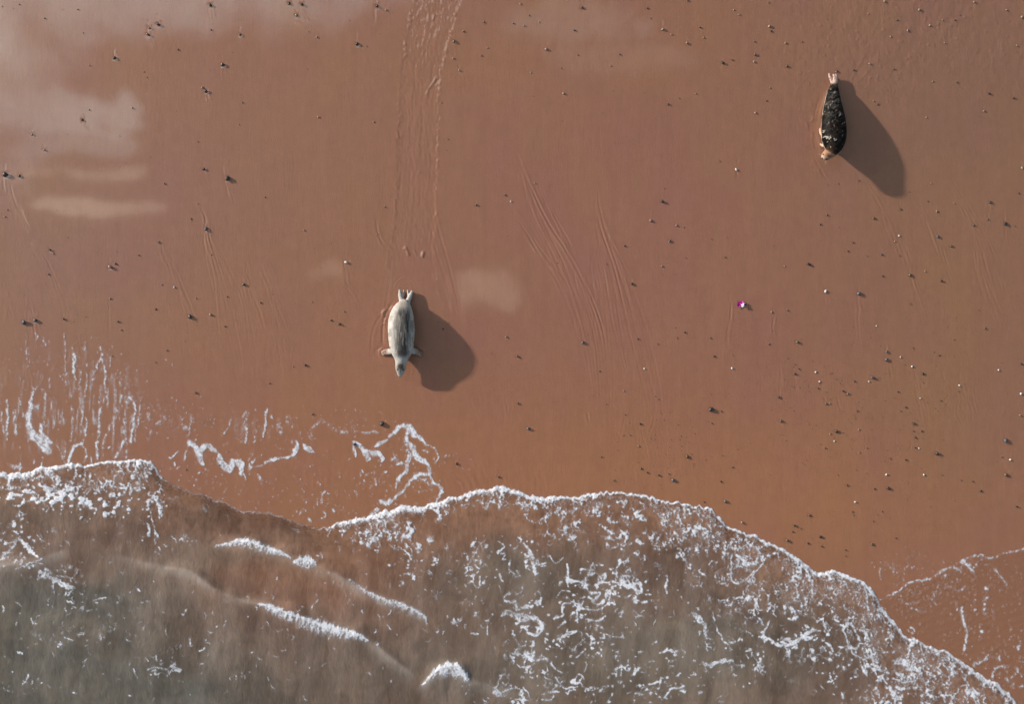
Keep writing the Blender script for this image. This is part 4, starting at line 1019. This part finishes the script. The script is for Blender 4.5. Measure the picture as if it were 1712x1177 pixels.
# ------------------------------------------------------------------ seals
def loft(bm, rings, n=18, up=(0, 0, 1)):
    """closed tube through rings of (centre, half width, half height)"""
    C = [Vector(r[0]) for r in rings]
    loops = []
    for i, (c, w, h) in enumerate(rings):
        t = (C[min(i + 1, len(C) - 1)] - C[max(i - 1, 0)]).normalized()
        side = t.cross(Vector(up)).normalized()
        nrm = side.cross(t).normalized()
        vs = []
        for k in range(n):
            a = 2 * math.pi * k / n
            ca, sa = math.cos(a), math.sin(a)
            # fuller sides, flatter belly
            x = math.copysign(abs(ca) ** .86, ca)
            y = math.copysign(abs(sa) ** (.95 if sa > 0 else .7), sa)
            vs.append(bm.verts.new(Vector(c) + side * (w * x) + nrm * (h * y)))
        loops.append(vs)
    for a, b in zip(loops[:-1], loops[1:]):
        for k in range(n):
            bm.faces.new((a[k], a[(k + 1) % n], b[(k + 1) % n], b[k]))
    bm.faces.new(loops[0][::-1])
    bm.faces.new(loops[-1])


def ring(x, y, wpx, zc, h):
    X, Y = px(x, y, zc)
    g = float(ground_z(np.array(x), np.array(y)))
    return ((X, Y, zc + g), wpx / S * (CAM_H - zc) / CAM_H, h)


def fuse(bm, voxel, smooth_it):
    """melt the lofted pieces into one continuous skin"""
    bmesh.ops.recalc_face_normals(bm, faces=bm.faces)
    tmp = bpy.data.meshes.new("tmp")
    bm.to_mesh(tmp); bm.free()
    o = bpy.data.objects.new("tmp", tmp)
    COL.objects.link(o)
    md = o.modifiers.new("r", 'REMESH'); md.mode = 'VOXEL'; md.voxel_size = voxel; md.use_smooth_shade = True
    ms = o.modifiers.new("s", 'SMOOTH'); ms.factor = .5; ms.iterations = smooth_it
    bpy.context.view_layer.update()
    dg = bpy.context.evaluated_depsgraph_get()
    me = bpy.data.meshes.new_from_object(o.evaluated_get(dg))
    bpy.data.objects.remove(o)
    bpy.data.meshes.remove(tmp)
    me.polygons.foreach_set("use_smooth", np.full(len(me.polygons), True))
    return me


def fur_material(name, rough, spec):
    m, w, b = material(name)
    at = w.n('ShaderNodeAttribute', attribute_name="fur_color")
    tc = w.n('ShaderNodeTexCoord')
    mp = w.n('ShaderNodeMapping')
    mp.inputs['Scale'].default_value = (1.0, .12, 1.0)
    w.link(tc.outputs['Object'], mp.inputs[0])
    hair = w.noise(mp.outputs[0], 90.0, 3.0, .6)
    hsv = w.n('ShaderNodeHueSaturation')
    w.link(at.outputs['Color'], hsv.inputs['Color'])
    w.link(w.math('ADD', w.math('MULTIPLY', w.math('SUBTRACT', hair.outputs[0], .5), .9), 1.0), hsv.inputs['Value'])
    w.link(hsv.outputs[0], b.inputs['Base Color'])
    bp = w.n('ShaderNodeBump')
    bp.inputs['Strength'].default_value = .45
    bp.inputs['Distance'].default_value = .006
    w.link(hair.outputs[0], bp.inputs['Height'])
    w.link(bp.outputs[0], b.inputs['Normal'])
    b.inputs['Roughness'].default_value = rough
    b.inputs['Specular IOR Level'].default_value = spec
    return m


def paint_fur(me, fn):
    n = len(me.vertices)
    co = np.empty(n * 3, np.float32)
    me.vertices.foreach_get("co", co)
    co = co.reshape(-1, 3)
    col = fn(co)
    at = me.attributes.new("fur_color", 'FLOAT_COLOR', 'POINT')
    at.data.foreach_set("color", np.concatenate([col, np.ones((n, 1))], 1).astype(np.float32).ravel())


def mixc(a, b, t):
    t = np.clip(t, 0, 1)[:, None]
    return a * (1 - t) + b * t


def ellipsoid(name, c, r, mat, parent, rot=None):
    bm = bmesh.new()
    bmesh.ops.create_icosphere(bm, subdivisions=2, radius=1.0)
    for v in bm.verts:
        v.co = Vector((v.co.x * r[0], v.co.y * r[1], v.co.z * r[2]))
    me = bpy.data.meshes.new(name)
    bm.to_mesh(me); bm.free()
    for p in me.polygons: p.use_smooth = True
    o = add(name, me, mat, parent)
    o.location = c
    return o


m_eye, _w, _b = material("seal_eye"); _b.inputs['Base Color'].default_value = (.006, .005, .005, 1); _b.inputs['Roughness'].default_value = .08
m_nose, _w, _b = material("seal_nose"); _b.inputs['Base Color'].default_value = (.03, .022, .02, 1); _b.inputs['Roughness'].default_value = .35
m_whisk, _w, _b = material("seal_whisker"); _b.inputs['Base Color'].default_value = (.7, .66, .6, 1); _b.inputs['Roughness'].default_value = .4


def whiskers(parent, base, d, side, length, n=6):
    rr = random.Random(2)
    for s in (-1, 1):
        for k in range(n):
            bm = bmesh.new()
            p0 = base + side * (s * .035) + Vector((0, 0, rr.uniform(-.012, .012)))
            dirv = (side * s * rr.uniform(.7, 1.0) + d * rr.uniform(-.3, .5) + Vector((0, 0, rr.uniform(-.5, .1)))).normalized()
            prev = None
            for t in range(4):
                q = p0 + dirv * (length * t / 3) + Vector((0, 0, -.012 * t * t / 3))
                w = .0016 * (1 - t / 4)
                vs = [bm.verts.new(q + Vector((w * math.cos(a), 0, w * math.sin(a)))) for a in (0, 2.1, 4.2)]
                if prev:
                    for i in range(3):
                        bm.faces.new((prev[i], prev[(i + 1) % 3], vs[(i + 1) % 3], vs[i]))
                prev = vs
            me = bpy.data.meshes.new("whisker")
            bm.to_mesh(me); bm.free()
            add("whisker", me, m_whisk, parent)


def flipper(bm, pts):
    loft(bm, [ring(*p) for p in pts], n=12)


def recentre(me, origin):
    me.transform(Matrix.Translation(-Vector(origin)))


def pale_seal():
    bm = bmesh.new()
    spine = [(677, 503, 6.0, .09, .08), (676.3, 506.5, 9.4, .115, .105), (675.3, 511, 13, .145, .135), (673.5, 517, 16.6, .175, .165), (672, 526, 19.8, .205, .20), (671, 536, 21.6, .232, .228),
             (671, 547, 22.6, .248, .243), (671, 558, 22.2, .25, .243), (671, 568, 21.4, .245, .235), (671.3, 578, 20.3, .24, .222), (671.3, 586, 18.6, .235, .205), (671, 593, 15.8, .235, .18),
             (670.8, 599, 12.2, .24, .152), (670.4, 604, 9.8, .245, .13), (670, 609, 9.0, .25, .118), (669.7, 614, 8.8, .248, .106), (669.5, 618.5, 7.9, .235, .094), (669.3, 622.5, 6.2, .215, .074), (669.2, 626, 5.2, .20, .06), (669.1, 629.5, 3.4, .195, .04)]
    loft(bm, [ring(*p) for p in spine], n=28)
    # hind flippers, each with a long outer and a shorter inner digit
    flipper(bm, [(673, 509, 5.2, .09, .06), (671.2, 501, 4.2, .08, .055), (669, 493, 3.4, .07, .045), (668.4, 484, 1.8, .06, .025)])
    flipper(bm, [(672.5, 500, 2.4, .06, .03), (674.2, 492, 1.8, .05, .025), (675.8, 484.5, 1.2, .045, .018)])
    flipper(bm, [(680.5, 509, 5.2, .09, .06), (683, 501, 4.2, .08, .055), (686.3, 494, 3.4, .07, .045), (689.4, 486, 1.8, .06, .025)])
    flipper(bm, [(683.6, 500, 2.4, .06, .03), (682.8, 492, 1.8, .05, .025), (681.8, 484.5, 1.3, .045, .018)])
    # fore flippers with fingers
    flipper(bm, [(661, 585, 6.0, .13, .07), (653, 587.5, 5.2, .075, .045), (646, 588.5, 5.2, .045, .024), (641, 589.5, 4.6, .03, .016), (638.5, 590.5, 3.2, .022, .012)])
    flipper(bm, [(681, 584, 6.0, .13, .07), (690, 586.5, 5.2, .075, .045), (697, 588.5, 5.2, .045, .024), (702, 591, 4.6, .03, .016), (704.5, 592.5, 3.2, .022, .012)])
    for k in range(5):
        flipper(bm, [(643, 586 + k * 1.7, 1.1, .03, .013), (638 + .5 * abs(k - 1), 586.6 + k * 1.9, .9, .02, .011), (636.2 + .8 * abs(k - 1), 587.2 + k * 2.0, .5, .016, .008)])
        flipper(bm, [(700, 587 + k * 1.9, 1.1, .03, .013), (705 - .5 * abs(k - 1), 588.6 + k * 2.0, .9, .02, .011), (707 - .8 * abs(k - 1), 589.4 + k * 2.1, .5, .016, .008)])
    me = fuse(bm, .009, 4)
    sp = np.array([(p[1], p[0], p[2], p[3] + p[4]) for p in spine])

    def fur(co):
        k = CAM_H / (CAM_H - co[:, 2])
        x = co[:, 0] * S * k + CX; y = CY - co[:, 1] * S * k
        cx = np.interp(y, sp[:, 0], sp[:, 1]); hw = np.interp(y, sp[:, 0], sp[:, 2])
        top = np.interp(y, sp[:, 0], sp[:, 3]) + ground_z(x, y)
        u = (x - cx) / hw
        streak = fbm(x / 2.4, y / 16, 201, 3); blot = fbm(x / 4.5, y / 7, 202, 3); fine = fbm(x / 1.6, y / 2.2, 203, 2)
        cream = np.array([.37, .348, .332]); grey = np.array([.066, .060, .057]); dark = np.array([.014, .012, .0115])
        back = (1 - sstep(np.abs(u - .10) + (streak - .5) * .6, .28, .80))
        back = back * sstep(co[:, 2], .20, .40) * sstep(y, 504, 522)
        c = mixc(np.broadcast_to(cream, (len(x), 3)), grey, back * .95)
        c = mixc(c, dark, back * sstep(streak + .35 * blot, .60, .80) * .6)
        c = mixc(c, dark, blob(u, y, .42, 548, .16, 30) * sstep(streak, .25, .5) * .9)
        c = mixc(c, np.array([.27, .235, .20]), back * sstep(fbm(x / 2.6, y / 13, 204, 2), .52, .72) * .6)
        saddle = blob(x, y, 672, 588, 9, 16) * sstep(co[:, 2], .25, .38)
        c = mixc(c, np.array([.045, .036, .031]), saddle * sstep(blot, .3, .55) * .9)
        side = sstep(np.abs(u), .62, .85) * sstep(y, 515, 525) * (1 - sstep(y, 596, 602))
        c = mixc(c, np.array([.13, .12, .115]), side * sstep(blot, .50, .60) * .55)
        neck = sstep(y, 593, 601)
        c = mixc(c, np.array([.34, .33, .315]), neck)
        crown = blob(x, y, 669.5, 613, 5.4, 5.0) * sstep(co[:, 2], .22, .28)
        c = mixc(c, np.array([.055, .034, .024]), crown * sstep(blot, .12, .36) * 1.5)
        muz = blob(x, y, 669, 624, 4, 4.2)
        c = mixc(c, np.array([.33, .29, .26]), muz)
        for sx in (-1, 1):
            c = mixc(c, np.array([.02, .014, .012]), blob(x, y, 669.4 + sx * 4.6, 618, 1.7, 1.8) * 1.2)
        c = mixc(c, np.array([.10, .075, .06]), blob(x, y, 669.4, 619.5, 1.8, 3.2) * .8)
        tailb = blob(x, y, 677, 495, 2.4, 9) * sstep(.12 - co[:, 2], 0, .06)
        c = mixc(c, np.array([.06, .03, .022]), tailb)
        rump = blob(x, y, 673, 508, 7, 4)
        c = mixc(c, np.array([.30, .21, .14]), rump * .6)
        arm = sstep(np.abs(x - 671), 21.5, 25) * sstep(y, 578, 583)
        c = mixc(c, np.array([.30, .19, .14]), arm * .9)
        c = mixc(c, np.array([.10, .065, .05]), arm * sstep(fine, .52, .6) * .8)
        return c * (.82 + .36 * fine[:, None])

    paint_fur(me, fur)
    org = Vector(px(671, 560) + (float(ground_z(np.array(671), np.array(560))),))
    recentre(me, org)
    o = add("seal", me, fur_material("pale_fur", .6, .3))
    o.location = org
    tag(o, "pale grey seal with cream flanks lying at the end of a drag trail", "seal", "seals on the beach")
    for sx in (-1, 1):
        e = Vector(px(669.4 + sx * 5.0, 618.3, .27) + (.27,)) - org
        ellipsoid("eye", e, (.017, .019, .017), m_eye, o)
    p = Vector(px(669.1, 629.2, .2) + (.20,)) - org
    ellipsoid("nose", p, (.026, .016, .018), m_nose, o)
    whiskers(o, Vector(px(669.1, 626.5, .19) + (.19,)) - org, Vector((0, -1, 0)), Vector((1, 0, 0)), .12)
    return o


def dark_seal():
    bm = bmesh.new()
    spine = [(1392.3, 138, 4.2, .065, .058), (1392.4, 142, 5.2, .08, .072), (1392, 147, 7.2, .105, .095), (1391.5, 153, 9.4, .128, .118), (1391, 161, 11.4, .152, .142), (1391, 171, 13.4, .18, .17), (1391, 181, 15.6, .203, .193),
             (1391.5, 191, 17.6, .22, .21), (1392.3, 201, 19.2, .232, .225), (1392.5, 212, 20.4, .245, .238), (1392.7, 222, 20.7, .258, .242), (1393, 232, 19.7, .275, .24), (1393.2, 240, 17.4, .30, .225),
             (1392.6, 246, 14.4, .335, .2), (1391, 250.5, 11.6, .375, .17), (1388.5, 253.6, 10.2, .42, .14), (1385.3, 256.4, 9.2, .455, .12), (1382, 258.9, 8.6, .478, .104), (1379, 261.2, 7.4, .488, .088), (1376.2, 263.2, 5.8, .492, .066), (1373.9, 264.9, 4.0, .495, .046)]
    loft(bm, [ring(*p) for p in spine], n=28)
    flipper(bm, [(1391.5, 145, 3.2, .08, .05), (1389, 136, 2.8, .075, .045), (1386, 129, 2.4, .07, .035), (1384.2, 123.5, 1.5, .065, .02)])
    flipper(bm, [(1393.5, 145, 4.2, .09, .06), (1394.5, 136, 4.4, .10, .055), (1393.2, 129, 2.2, .10, .04), (1391.2, 124.5, 1.2, .095, .022)])
    flipper(bm, [(1394.5, 138, 3.2, .10, .05), (1396.2, 130, 2.6, .10, .04), (1395.4, 124.8, 1.5, .095, .022)])
    flipper(bm, [(1380, 231, 5.0, .17, .08), (1374.5, 227, 3.6, .10, .045), (1371, 221.5, 3.0, .06, .028), (1369.8, 216.5, 2.2, .045, .018)])
    for k in range(4):
        flipper(bm, [(1370.4 + k * 1.1, 219, .8, .055, .014), (1368.8 + k * 1.6, 215.6 - .3 * (k == 1), .7, .045, .011), (1368.2 + k * 1.8, 213.8, .4, .04, .008)])
    flipper(bm, [(1380, 243, 3.6, .14, .06), (1374.5, 244, 2.8, .07, .035), (1371.3, 242, 2.2, .04, .02), (1370, 240, 1.2, .03, .012)])
    me = fuse(bm, .009, 4)
    sp = np.array([(p[1], p[0], p[2], p[3], p[4]) for p in spine])

    def fur(co):
        k = CAM_H / (CAM_H - co[:, 2])
        x = co[:, 0] * S * k + CX; y = CY - co[:, 1] * S * k
        g = ground_z(x, y)
        cx = np.interp(y, sp[:, 0], sp[:, 1]); hw = np.interp(y, sp[:, 0], sp[:, 2]); zc = np.interp(y, sp[:, 0], sp[:, 3]); hh = np.interp(y, sp[:, 0], sp[:, 4])
        u = (x - cx) / hw; v = (co[:, 2] - g - zc) / hh
        wq = (fbm(x / 4, y / 4, 214, 3) - .5) * 9
        n1 = fbm((x + wq) / 3.4 + 3, (y - wq) / 2.6, 211, 3, .6); n2 = fbm(x / 7, y / 9, 212, 2); fine = fbm(x / 1.3, y / 1.5, 213, 2)
        black = np.array([.0035, .003, .003]); pale = np.array([.33, .30, .27])
        c = np.broadcast_to(black, (len(x), 3)).copy()
        dens = .10 * blob(x, y, 1386, 230, 11, 14) + .09 * blob(x, y, 1403, 190, 7, 14) + .05 * blob(x, y, 1392, 166, 12, 16) + .05 * blob(x, y, 1399, 226, 9, 10) - .02
        c = mixc(c, pale, sstep(n1 + dens * 1.3, .70, .78) * sstep(n2, .42, .54))
        c = mixc(c, np.array([.10, .095, .09]), sstep(n1, .5, .58) * .5 * blob(x, y, 1394, 170, 16, 45))
        c = mixc(c, np.array([.045, .024, .015]), sstep(fbm(x / 5, y / 5, 215, 3), .52, .66) * .28)
        belly = sstep(-v + (n2 - .5) * .5, .05, .45)
        c = mixc(c, np.array([.40, .33, .27]), belly)
        rumpl = blob(x, y, 1383, 162, 5, 12) * sstep(-v, -.35, .2)
        c = mixc(c, np.array([.45, .42, .39]), rumpl * .9)
        head = sstep(y - (x - 1392) * .55, 253.5, 258) * sstep(co[:, 2], .3, .36)
        head = np.maximum(head, blob(x, y, 1382, 258, 9, 6) * sstep(co[:, 2], .32, .38))
        c = mixc(c, np.array([.30, .165, .105]), head * 1.1)
        crown = blob(x, y, 1386, 260, 5, 3) * head
        c = mixc(c, np.array([.09, .06, .045]), crown * .9)
        muz = blob(x, y, 1375.5, 264, 4, 3.6)
        c = mixc(c, np.array([.48, .38, .32]), muz)
        hind = sstep(141 - y, 0, 5)
        c = mixc(c, np.array([.46, .33, .29]), hind)
        c = mixc(c, np.array([.13, .08, .07]), hind * sstep(fine, .54, .62) * .8)
        arm = sstep(1374.5 - x, 0, 1.6) * sstep(y, 205, 210) * (1 - sstep(y, 249, 252)) * sstep(.2 - co[:, 2], 0, .06)
        c = mixc(c, np.array([.42, .25, .17]), arm)
        return c * (.75 + .5 * fine[:, None])

    paint_fur(me, fur)
    org = Vector(px(1392, 200) + (float(ground_z(np.array(1392), np.array(200))),))
    recentre(me, org)
    o = add("seal", me, fur_material("dark_fur", .6, .06))
    o.location = org
    tag(o, "black mottled seal with tan head raised and turned, above the stony sand at right", "seal", "seals on the beach")
    hd = (Vector(px(1374.9, 264.6, .42) + (0,)) - Vector(px(1382, 259.5, .45) + (0,))).normalized()
    sd = Vector((-hd.y, hd.x, 0))
    hc = Vector(px(1378.6, 261.9, .53) + (.53 + org.z,)) - org
    for s in (-1, 1):
        ellipsoid("eye", hc + sd * (s * .062) + hd * .01 - Vector((0, 0, .01)), (.018, .018, .018), m_eye, o)
    np_ = Vector(px(1373.6, 265.3, .50) + (.50 + org.z,)) - org
    ellipsoid("nose", np_, (.024, .02, .018), m_nose, o)
    whiskers(o, np_ - hd * .035 - Vector((0, 0, .015)), hd, sd, .11)
    return o


pale_seal()
dark_seal()

# ------------------------------------------------------------------ stones
TONES = {'d': ("dark", (.020, .020, .022), .22), 'b': ("brown", (.085, .05, .034), .4), 'p': ("sandy", (.235, .16, .12), .55), 'w': ("white", (.56, .535, .50), .5), 's': ("slate", (.060, .068, .085), .25), 'o': ("olive", (.085, .068, .035), .35)}
pebble_mats = {}
for k, (nm, c, ro) in TONES.items():
    m, w, b = material(nm + "_stone")
    tc = w.n('ShaderNodeTexCoord')
    nz = w.noise(tc.outputs['Object'], 3.0, 4.0, .6)
    w.link(w.mix(w.ramp(nz.outputs[0], .3, .75), tuple(v * .6 for v in c) + (1,), tuple(min(v * 1.7, .85) for v in c) + (1,)), b.inputs['Base Color'])
    b.inputs['Roughness'].default_value = ro
    bp = w.n('ShaderNodeBump'); bp.inputs['Strength'].default_value = .3; bp.inputs['Distance'].default_value = .05
    w.link(nz.outputs[0], bp.inputs['Height']); w.link(bp.outputs[0], b.inputs['Normal'])
    pebble_mats[k] = m
pebble_meshes = {k: [] for k in TONES}
for i in range(7):
    rr = random.Random(40 + i)
    bm = bmesh.new()
    bmesh.ops.create_icosphere(bm, subdivisions=2, radius=1.0)
    cuts = [(Vector((rr.gauss(0, 1), rr.gauss(0, 1), rr.gauss(0, .8))).normalized(), rr.uniform(.55, .85)) for _ in range(6)]
    for v in bm.verts:
        for nrm, dd in cuts:                       # worn facets
            over_ = v.co.dot(nrm) - dd
            if over_ > 0:
                v.co -= nrm * over_ * .8
        v.co.z *= .72
    base_me = bpy.data.meshes.new("pebble")
    bm.to_mesh(base_me); bm.free()
    base_me.polygons.foreach_set("use_smooth", np.full(len(base_me.polygons), True))
    for k in TONES:
        c = base_me.copy()
        c.materials.append(pebble_mats[k])
        pebble_meshes[k].append(c)

BIG = {
    (354, 10): "dark pebble near the top edge inside the pale cloud reflection, at left", (267, 42): "upper right of three dark pebbles clustered in the pale cloud reflection", (250, 59): "lowest of three dark pebbles clustered in the pale cloud reflection",
    (194, 98): "dark pebble alone at the tip of the dark tongue in the cloud reflection", (374, 109): "dark shiny pebble between the top pebble and the star-shaped scour, upper left", (346, 153): "dark pebble in a star-shaped scour with a small pale stone beside it",
    (11, 292.5): "large dark pebble close to the left edge beside the long cloud reflections", (382, 298): "large dark pebble with a forked rill above it, left part of the beach", (345, 383): "slate pebble at the head of the wide fan of rills on the left",
    (185, 446): "pale grey rounded stone with a small dark pebble at its upper right, left beach", (408, 476): "dark pebble under three short upright rills on the left", (318, 529.6): "dark oval pebble below the left fan of rills",
    (41, 539): "left one of two slate pebbles above the foam streaks", (60, 535.5): "right one of two slate pebbles above the foam streaks",
    (485, 7): "left one of two dark pebbles at the top edge, left of the drag trail", (506, 9): "right one of two dark pebbles at the top edge, left of the drag trail", (631, 12): "dark pebble at the top edge just left of the drag trail",
    (598, 75): "dark pebble alone between the cloud reflection and the drag trail", (759, 70): "brown elongated stone just right of the drag trail near the top", (579, 438): "bright white stone left of the trail, above and left of the pale seal",
    (1106.6, 337.6): "dark cracked pebble, highest of the group right of the double rill fan", (1087, 369): "pale brown stone just left of the pebble group by the rill fan", (1229.5, 283.5): "small bright white stone with a rill above and below, left of the dark seal's shadow",
    (974, 572.6): "slate pebble at the left edge of the long rill fan", (883, 717): "slate pebble alone on the smooth sand right of the stranded foam", (1189.5, 685): "large black pebble with a small dark one at its right, mid beach",
    (1149, 764): "olive stone above the slate pebble near the swash edge", (1351.6, 441.7): "dark pebble right of the pink scrap and above a white stone", (1379.6, 487): "white pebble between the dark and the blue-grey pebble, right of the pink scrap", (1435, 491): "blue-grey pebble with rills above and below, right of the white pebble",
    (1567, 395.8): "grey stone on the slanting rills below the dark seal's shadow", (1679.7, 374.4): "dark round pebble in upright rills near the right edge", (1707, 281): "pale stone at the right edge level with the dark seal's head", (1520.3, 460): "olive flat stone with a curved scour below it, right beach",
    (1332.5, 571.7): "olive pebble alone below the pink scrap, upper end of the stony patch", (1481, 601): "slate pebble directly below another slate stone on the right", (1458.4, 631.6): "slate pebble touching a tiny white stone in the stony patch", (1682, 737): "large slate pebble alone near the right edge",
    (1567, 759): "dark pebble below the column of small stones, right beach", (1398.5, 721.4): "dark flat pebble with a pale stone at its lower left, stony patch", (1486, 817): "dark pebble beside two brown ones below the stony patch", (1682, 794.3): "brown pebble near the right edge below a white one",
    (1213, 839.4): "grey pebble just above the swash edge where it bends down", (1241, 874.6): "pale stone with a forked scour touching the swash edge", (1317, 905): "brown pebble nearest the foam among the stones above the swash", (1125.8, 803.6): "slate pebble just above the scalloped swash edge",
    (913, 83): "pale stone with its own dark shadow right of the trail's top", (1107, 50.5): "crumbled sandy lump near the top, right of centre", (1207, 106): "dark pebble left of a column of two stones, upper right of centre", (1284.4, 45): "crumbled sandy lump with a dark stone below it, left of the dark seal's track",
    (1704.6, 30): "pale stone in the upper right corner", (638.8, 709): "black angular pebble just above the stranded foam loop", (592.8, 743): "dark pebble caught in the tip of the stranded foam", (764, 776): "dark pebble with a sideways scour right of the stranded foam ring",
}


LANDMARKS = [  # places one can find again, used to tell the small stones apart
    (670, 620, "the pale seal's head"), (677, 490, "the pale seal's tail"), (1380, 262, "the dark seal's head"), (1391, 128, "the dark seal's tail"), (1518, 320, "the tip of the dark seal's shadow"),
    (788, 595, "the pale seal's shadow"), (1239, 508, "the pink scrap"), (0, 0, "the upper left corner"), (1712, 0, "the upper right corner"), (733, 10, "the top of the drag trail"), (703, 200, "the middle of the drag trail"),
    (685, 715, "the stranded foam loop"), (165, 347, "the lowest left cloud reflection"), (11, 292, "the large dark pebble by the left edge"), (382, 298, "the large dark left pebble with forked rill"),
    (185, 446, "the pale grey rounded stone"), (60, 535, "the two slate pebbles above the foam"), (820, 490, "the cloud reflection beside the pale seal"), (998, 302, "the top of the double rill fan"),
    (1189, 685, "the large black mid-beach pebble"), (1435, 491, "the blue-grey pebble"), (1682, 737, "the large slate pebble near the right edge"), (1458, 631, "the slate pebble in the stony patch"),
    (1567, 759, "the dark pebble under the stone column"), (1680, 374, "the dark pebble in upright rills"), (1125, 803, "the slate pebble by the scalloped edge"), (974, 572, "the slate pebble on the rill fan"),
    (1390, 956, "the swash edge at lower right"), (1213, 839, "the grey pebble by the swash bend"), (1207, 106, "the dark pebble upper right of centre"), (318, 530, "the dark oval pebble at left"), (346, 153, "the star-shaped scour"),
    (1398, 721, "the dark flat pebble in the stony patch"), (1482, 600, "the stacked pair of slate stones"), (1486, 817, "the dark pebble beside two brown ones"), (1712, 160, "the right edge above the rills"), (1000, 0, "the middle of the top edge")]
ORDINAL = ["nearest", "second nearest", "third nearest", "fourth nearest", "fifth nearest", "sixth nearest", "seventh nearest", "eighth nearest", "ninth nearest", "tenth nearest"]
_taken = {}


def small_label(x, y, t):
    d, lx, ly, name = min((math.hypot(x - a, y - b), a, b, n) for a, b, n in LANDMARKS)
    dx, dy = x - lx, y - ly
    way = ("right of" if dx > 0 else "left of") if abs(dx) > abs(dy) else ("below" if dy > 0 else "above")
    return (t, way, name), d


TONE_WORD = {'d': "small dark pebble", 'b': "small brown pebble", 'p': "small sand-coloured pebble", 'w': "small white stone", 's': "small slate pebble", 'o': "small olive pebble"}
PEB_SORT = sorted(PEBBLES, key=lambda p: -p[2])
singles, rest = PEB_SORT[:300], PEB_SORT[300:]
rr = random.Random(5)
fine_bm = bmesh.new()


def pebble_matrix(x, y, rad):
    X, Y = px(x, y)
    g = float(ground_z(np.array(x), np.array(y)))
    r = rad / S * .88
    e = rr.uniform(.78, 1.25)
    return Vector((X, Y, g + r * .42)), (r * e, r / e, r * rr.uniform(.85, 1.1)), rr.uniform(0, 6.28)


first = {}
for x, y, rad, t in singles:
    loc, sc, rz = pebble_matrix(x, y, rad * (.95 if t in 'pw' else 1.0))
    v = rr.randrange(7)
    key = (t, v)
    if key in first:
        o = first[key].copy()
        COL.objects.link(o)
    else:
        o = add("pebble", pebble_meshes[t][v])
        first[key] = o
    o.location = loc; o.scale = sc; o.rotation_euler = (rr.uniform(-.2, .2), rr.uniform(-.2, .2), rz)
    lab = BIG.get((x, y))
    if lab:
        tag(o, lab, "pebble", "pebbles on the wet sand")
    else:
        key2, dist = small_label(x, y, t)
        _taken.setdefault(key2, []).append((dist, o))
for (t, way, name), found in _taken.items():
    found.sort(key=lambda q: q[0])
    for i, (dist, o) in enumerate(found):
        extra = "" if len(found) == 1 else ", " + ORDINAL[min(i, 9)]
        tag(o, TONE_WORD[t] + " " + way + " " + name + extra, "pebble", "pebbles on the wet sand")
# grit: all that is too small to pick out
for x, y, rad, t in rest + [(rr.uniform(0, 1712), rr.uniform(0, 800), rr.uniform(.5, .95), 'd') for _ in range(160)] + [(rr.gauss(1430, 110), rr.gauss(690, 75), rr.uniform(.5, 1.0), 'd') for _ in range(160)] + [(rr.gauss(1110, 50), rr.gauss(740, 45), rr.uniform(.5, 1.0), 'd') for _ in range(60)] + [(rr.gauss(345, 10), rr.gauss(706, 4), rr.uniform(.4, .7), 'd') for _ in range(25)]:
    if float(shore_depth(np.array(x), np.array(y))) > -3:
        continue
    loc, sc, rz = pebble_matrix(x, y, rad)
    q = bmesh.ops.create_icosphere(fine_bm, subdivisions=1, radius=1.0)
    M = Matrix.Translation(loc) @ Matrix.Rotation(rz, 4, 'Z') @ Matrix.Diagonal((sc[0], sc[1], sc[2] * .7, 1))
    bmesh.ops.transform(fine_bm, matrix=M, verts=q['verts'])
gm = bpy.data.meshes.new("grit")
fine_bm.to_mesh(gm); fine_bm.free()
tag(add("grit", gm, pebble_mats['b']), "tiny dark grit strewn over the wet sand", "grit", None, "stuff")

# ------------------------------------------------------------------ the scrap of litter
def litter():
    root = bpy.data.objects.new("plastic_scrap", None)
    COL.objects.link(root)
    x0, y0 = px(1239, 509)
    root.location = (x0, y0, float(ground_z(np.array(1239), np.array(509))))
    tag(root, "crumpled magenta and white plastic scrap alone on the sand", "litter")
    def sheet(name, xa, xb, ya, yb, col, seed, z0):
        n = 9
        t = np.linspace(0, 1, n)
        U, V = np.meshgrid(t, t)
        X = xa + (xb - xa) * U + (fbm(U * 3, V * 3, seed, 2) - .5) * .04
        Y = ya + (yb - ya) * V + (fbm(U * 3, V * 3, seed + 1, 2) - .5) * .04 + .02 * (U - .5)
        Z = z0 + np.abs(fbm(U * 3.2, V * 2.6, seed + 2, 2) - .5) * .10
        verts = [(X[i, j], Y[i, j], Z[i, j]) for i in range(n) for j in range(n)]
        faces = [(i * n + j, i * n + j + 1, (i + 1) * n + j + 1, (i + 1) * n + j) for i in range(n - 1) for j in range(n - 1)]
        N = len(verts)
        verts += [(a, b, c - .003) for a, b, c in verts]
        faces += [tuple(v + N for v in f[::-1]) for f in faces]
        rim = [j for j in range(n)] + [i * n + n - 1 for i in range(1, n)] + [(n - 1) * n + j for j in range(n - 2, -1, -1)] + [i * n for i in range(n - 2, 0, -1)]
        for a, b in zip(rim, rim[1:] + rim[:1]):
            faces.append((a, a + N, b + N, b))
        me = bpy.data.meshes.new(name)
        me.from_pydata(verts, [], faces)
        m, w, b = material(name + "_film")
        b.inputs['Base Color'].default_value = col
        b.inputs['Roughness'].default_value = .3
        return add(name, me, m, root)
    sheet("magenta_film", -.10, .035, -.045, .06, (.40, .006, .27, 1), 301, .014)
    sheet("white_film", -.01, .062, -.055, .025, (.78, .68, .80, 1), 305, .036)
    sheet("purple_film", .03, .095, -.03, .05, (.10, .008, .13, 1), 309, .008)


litter()
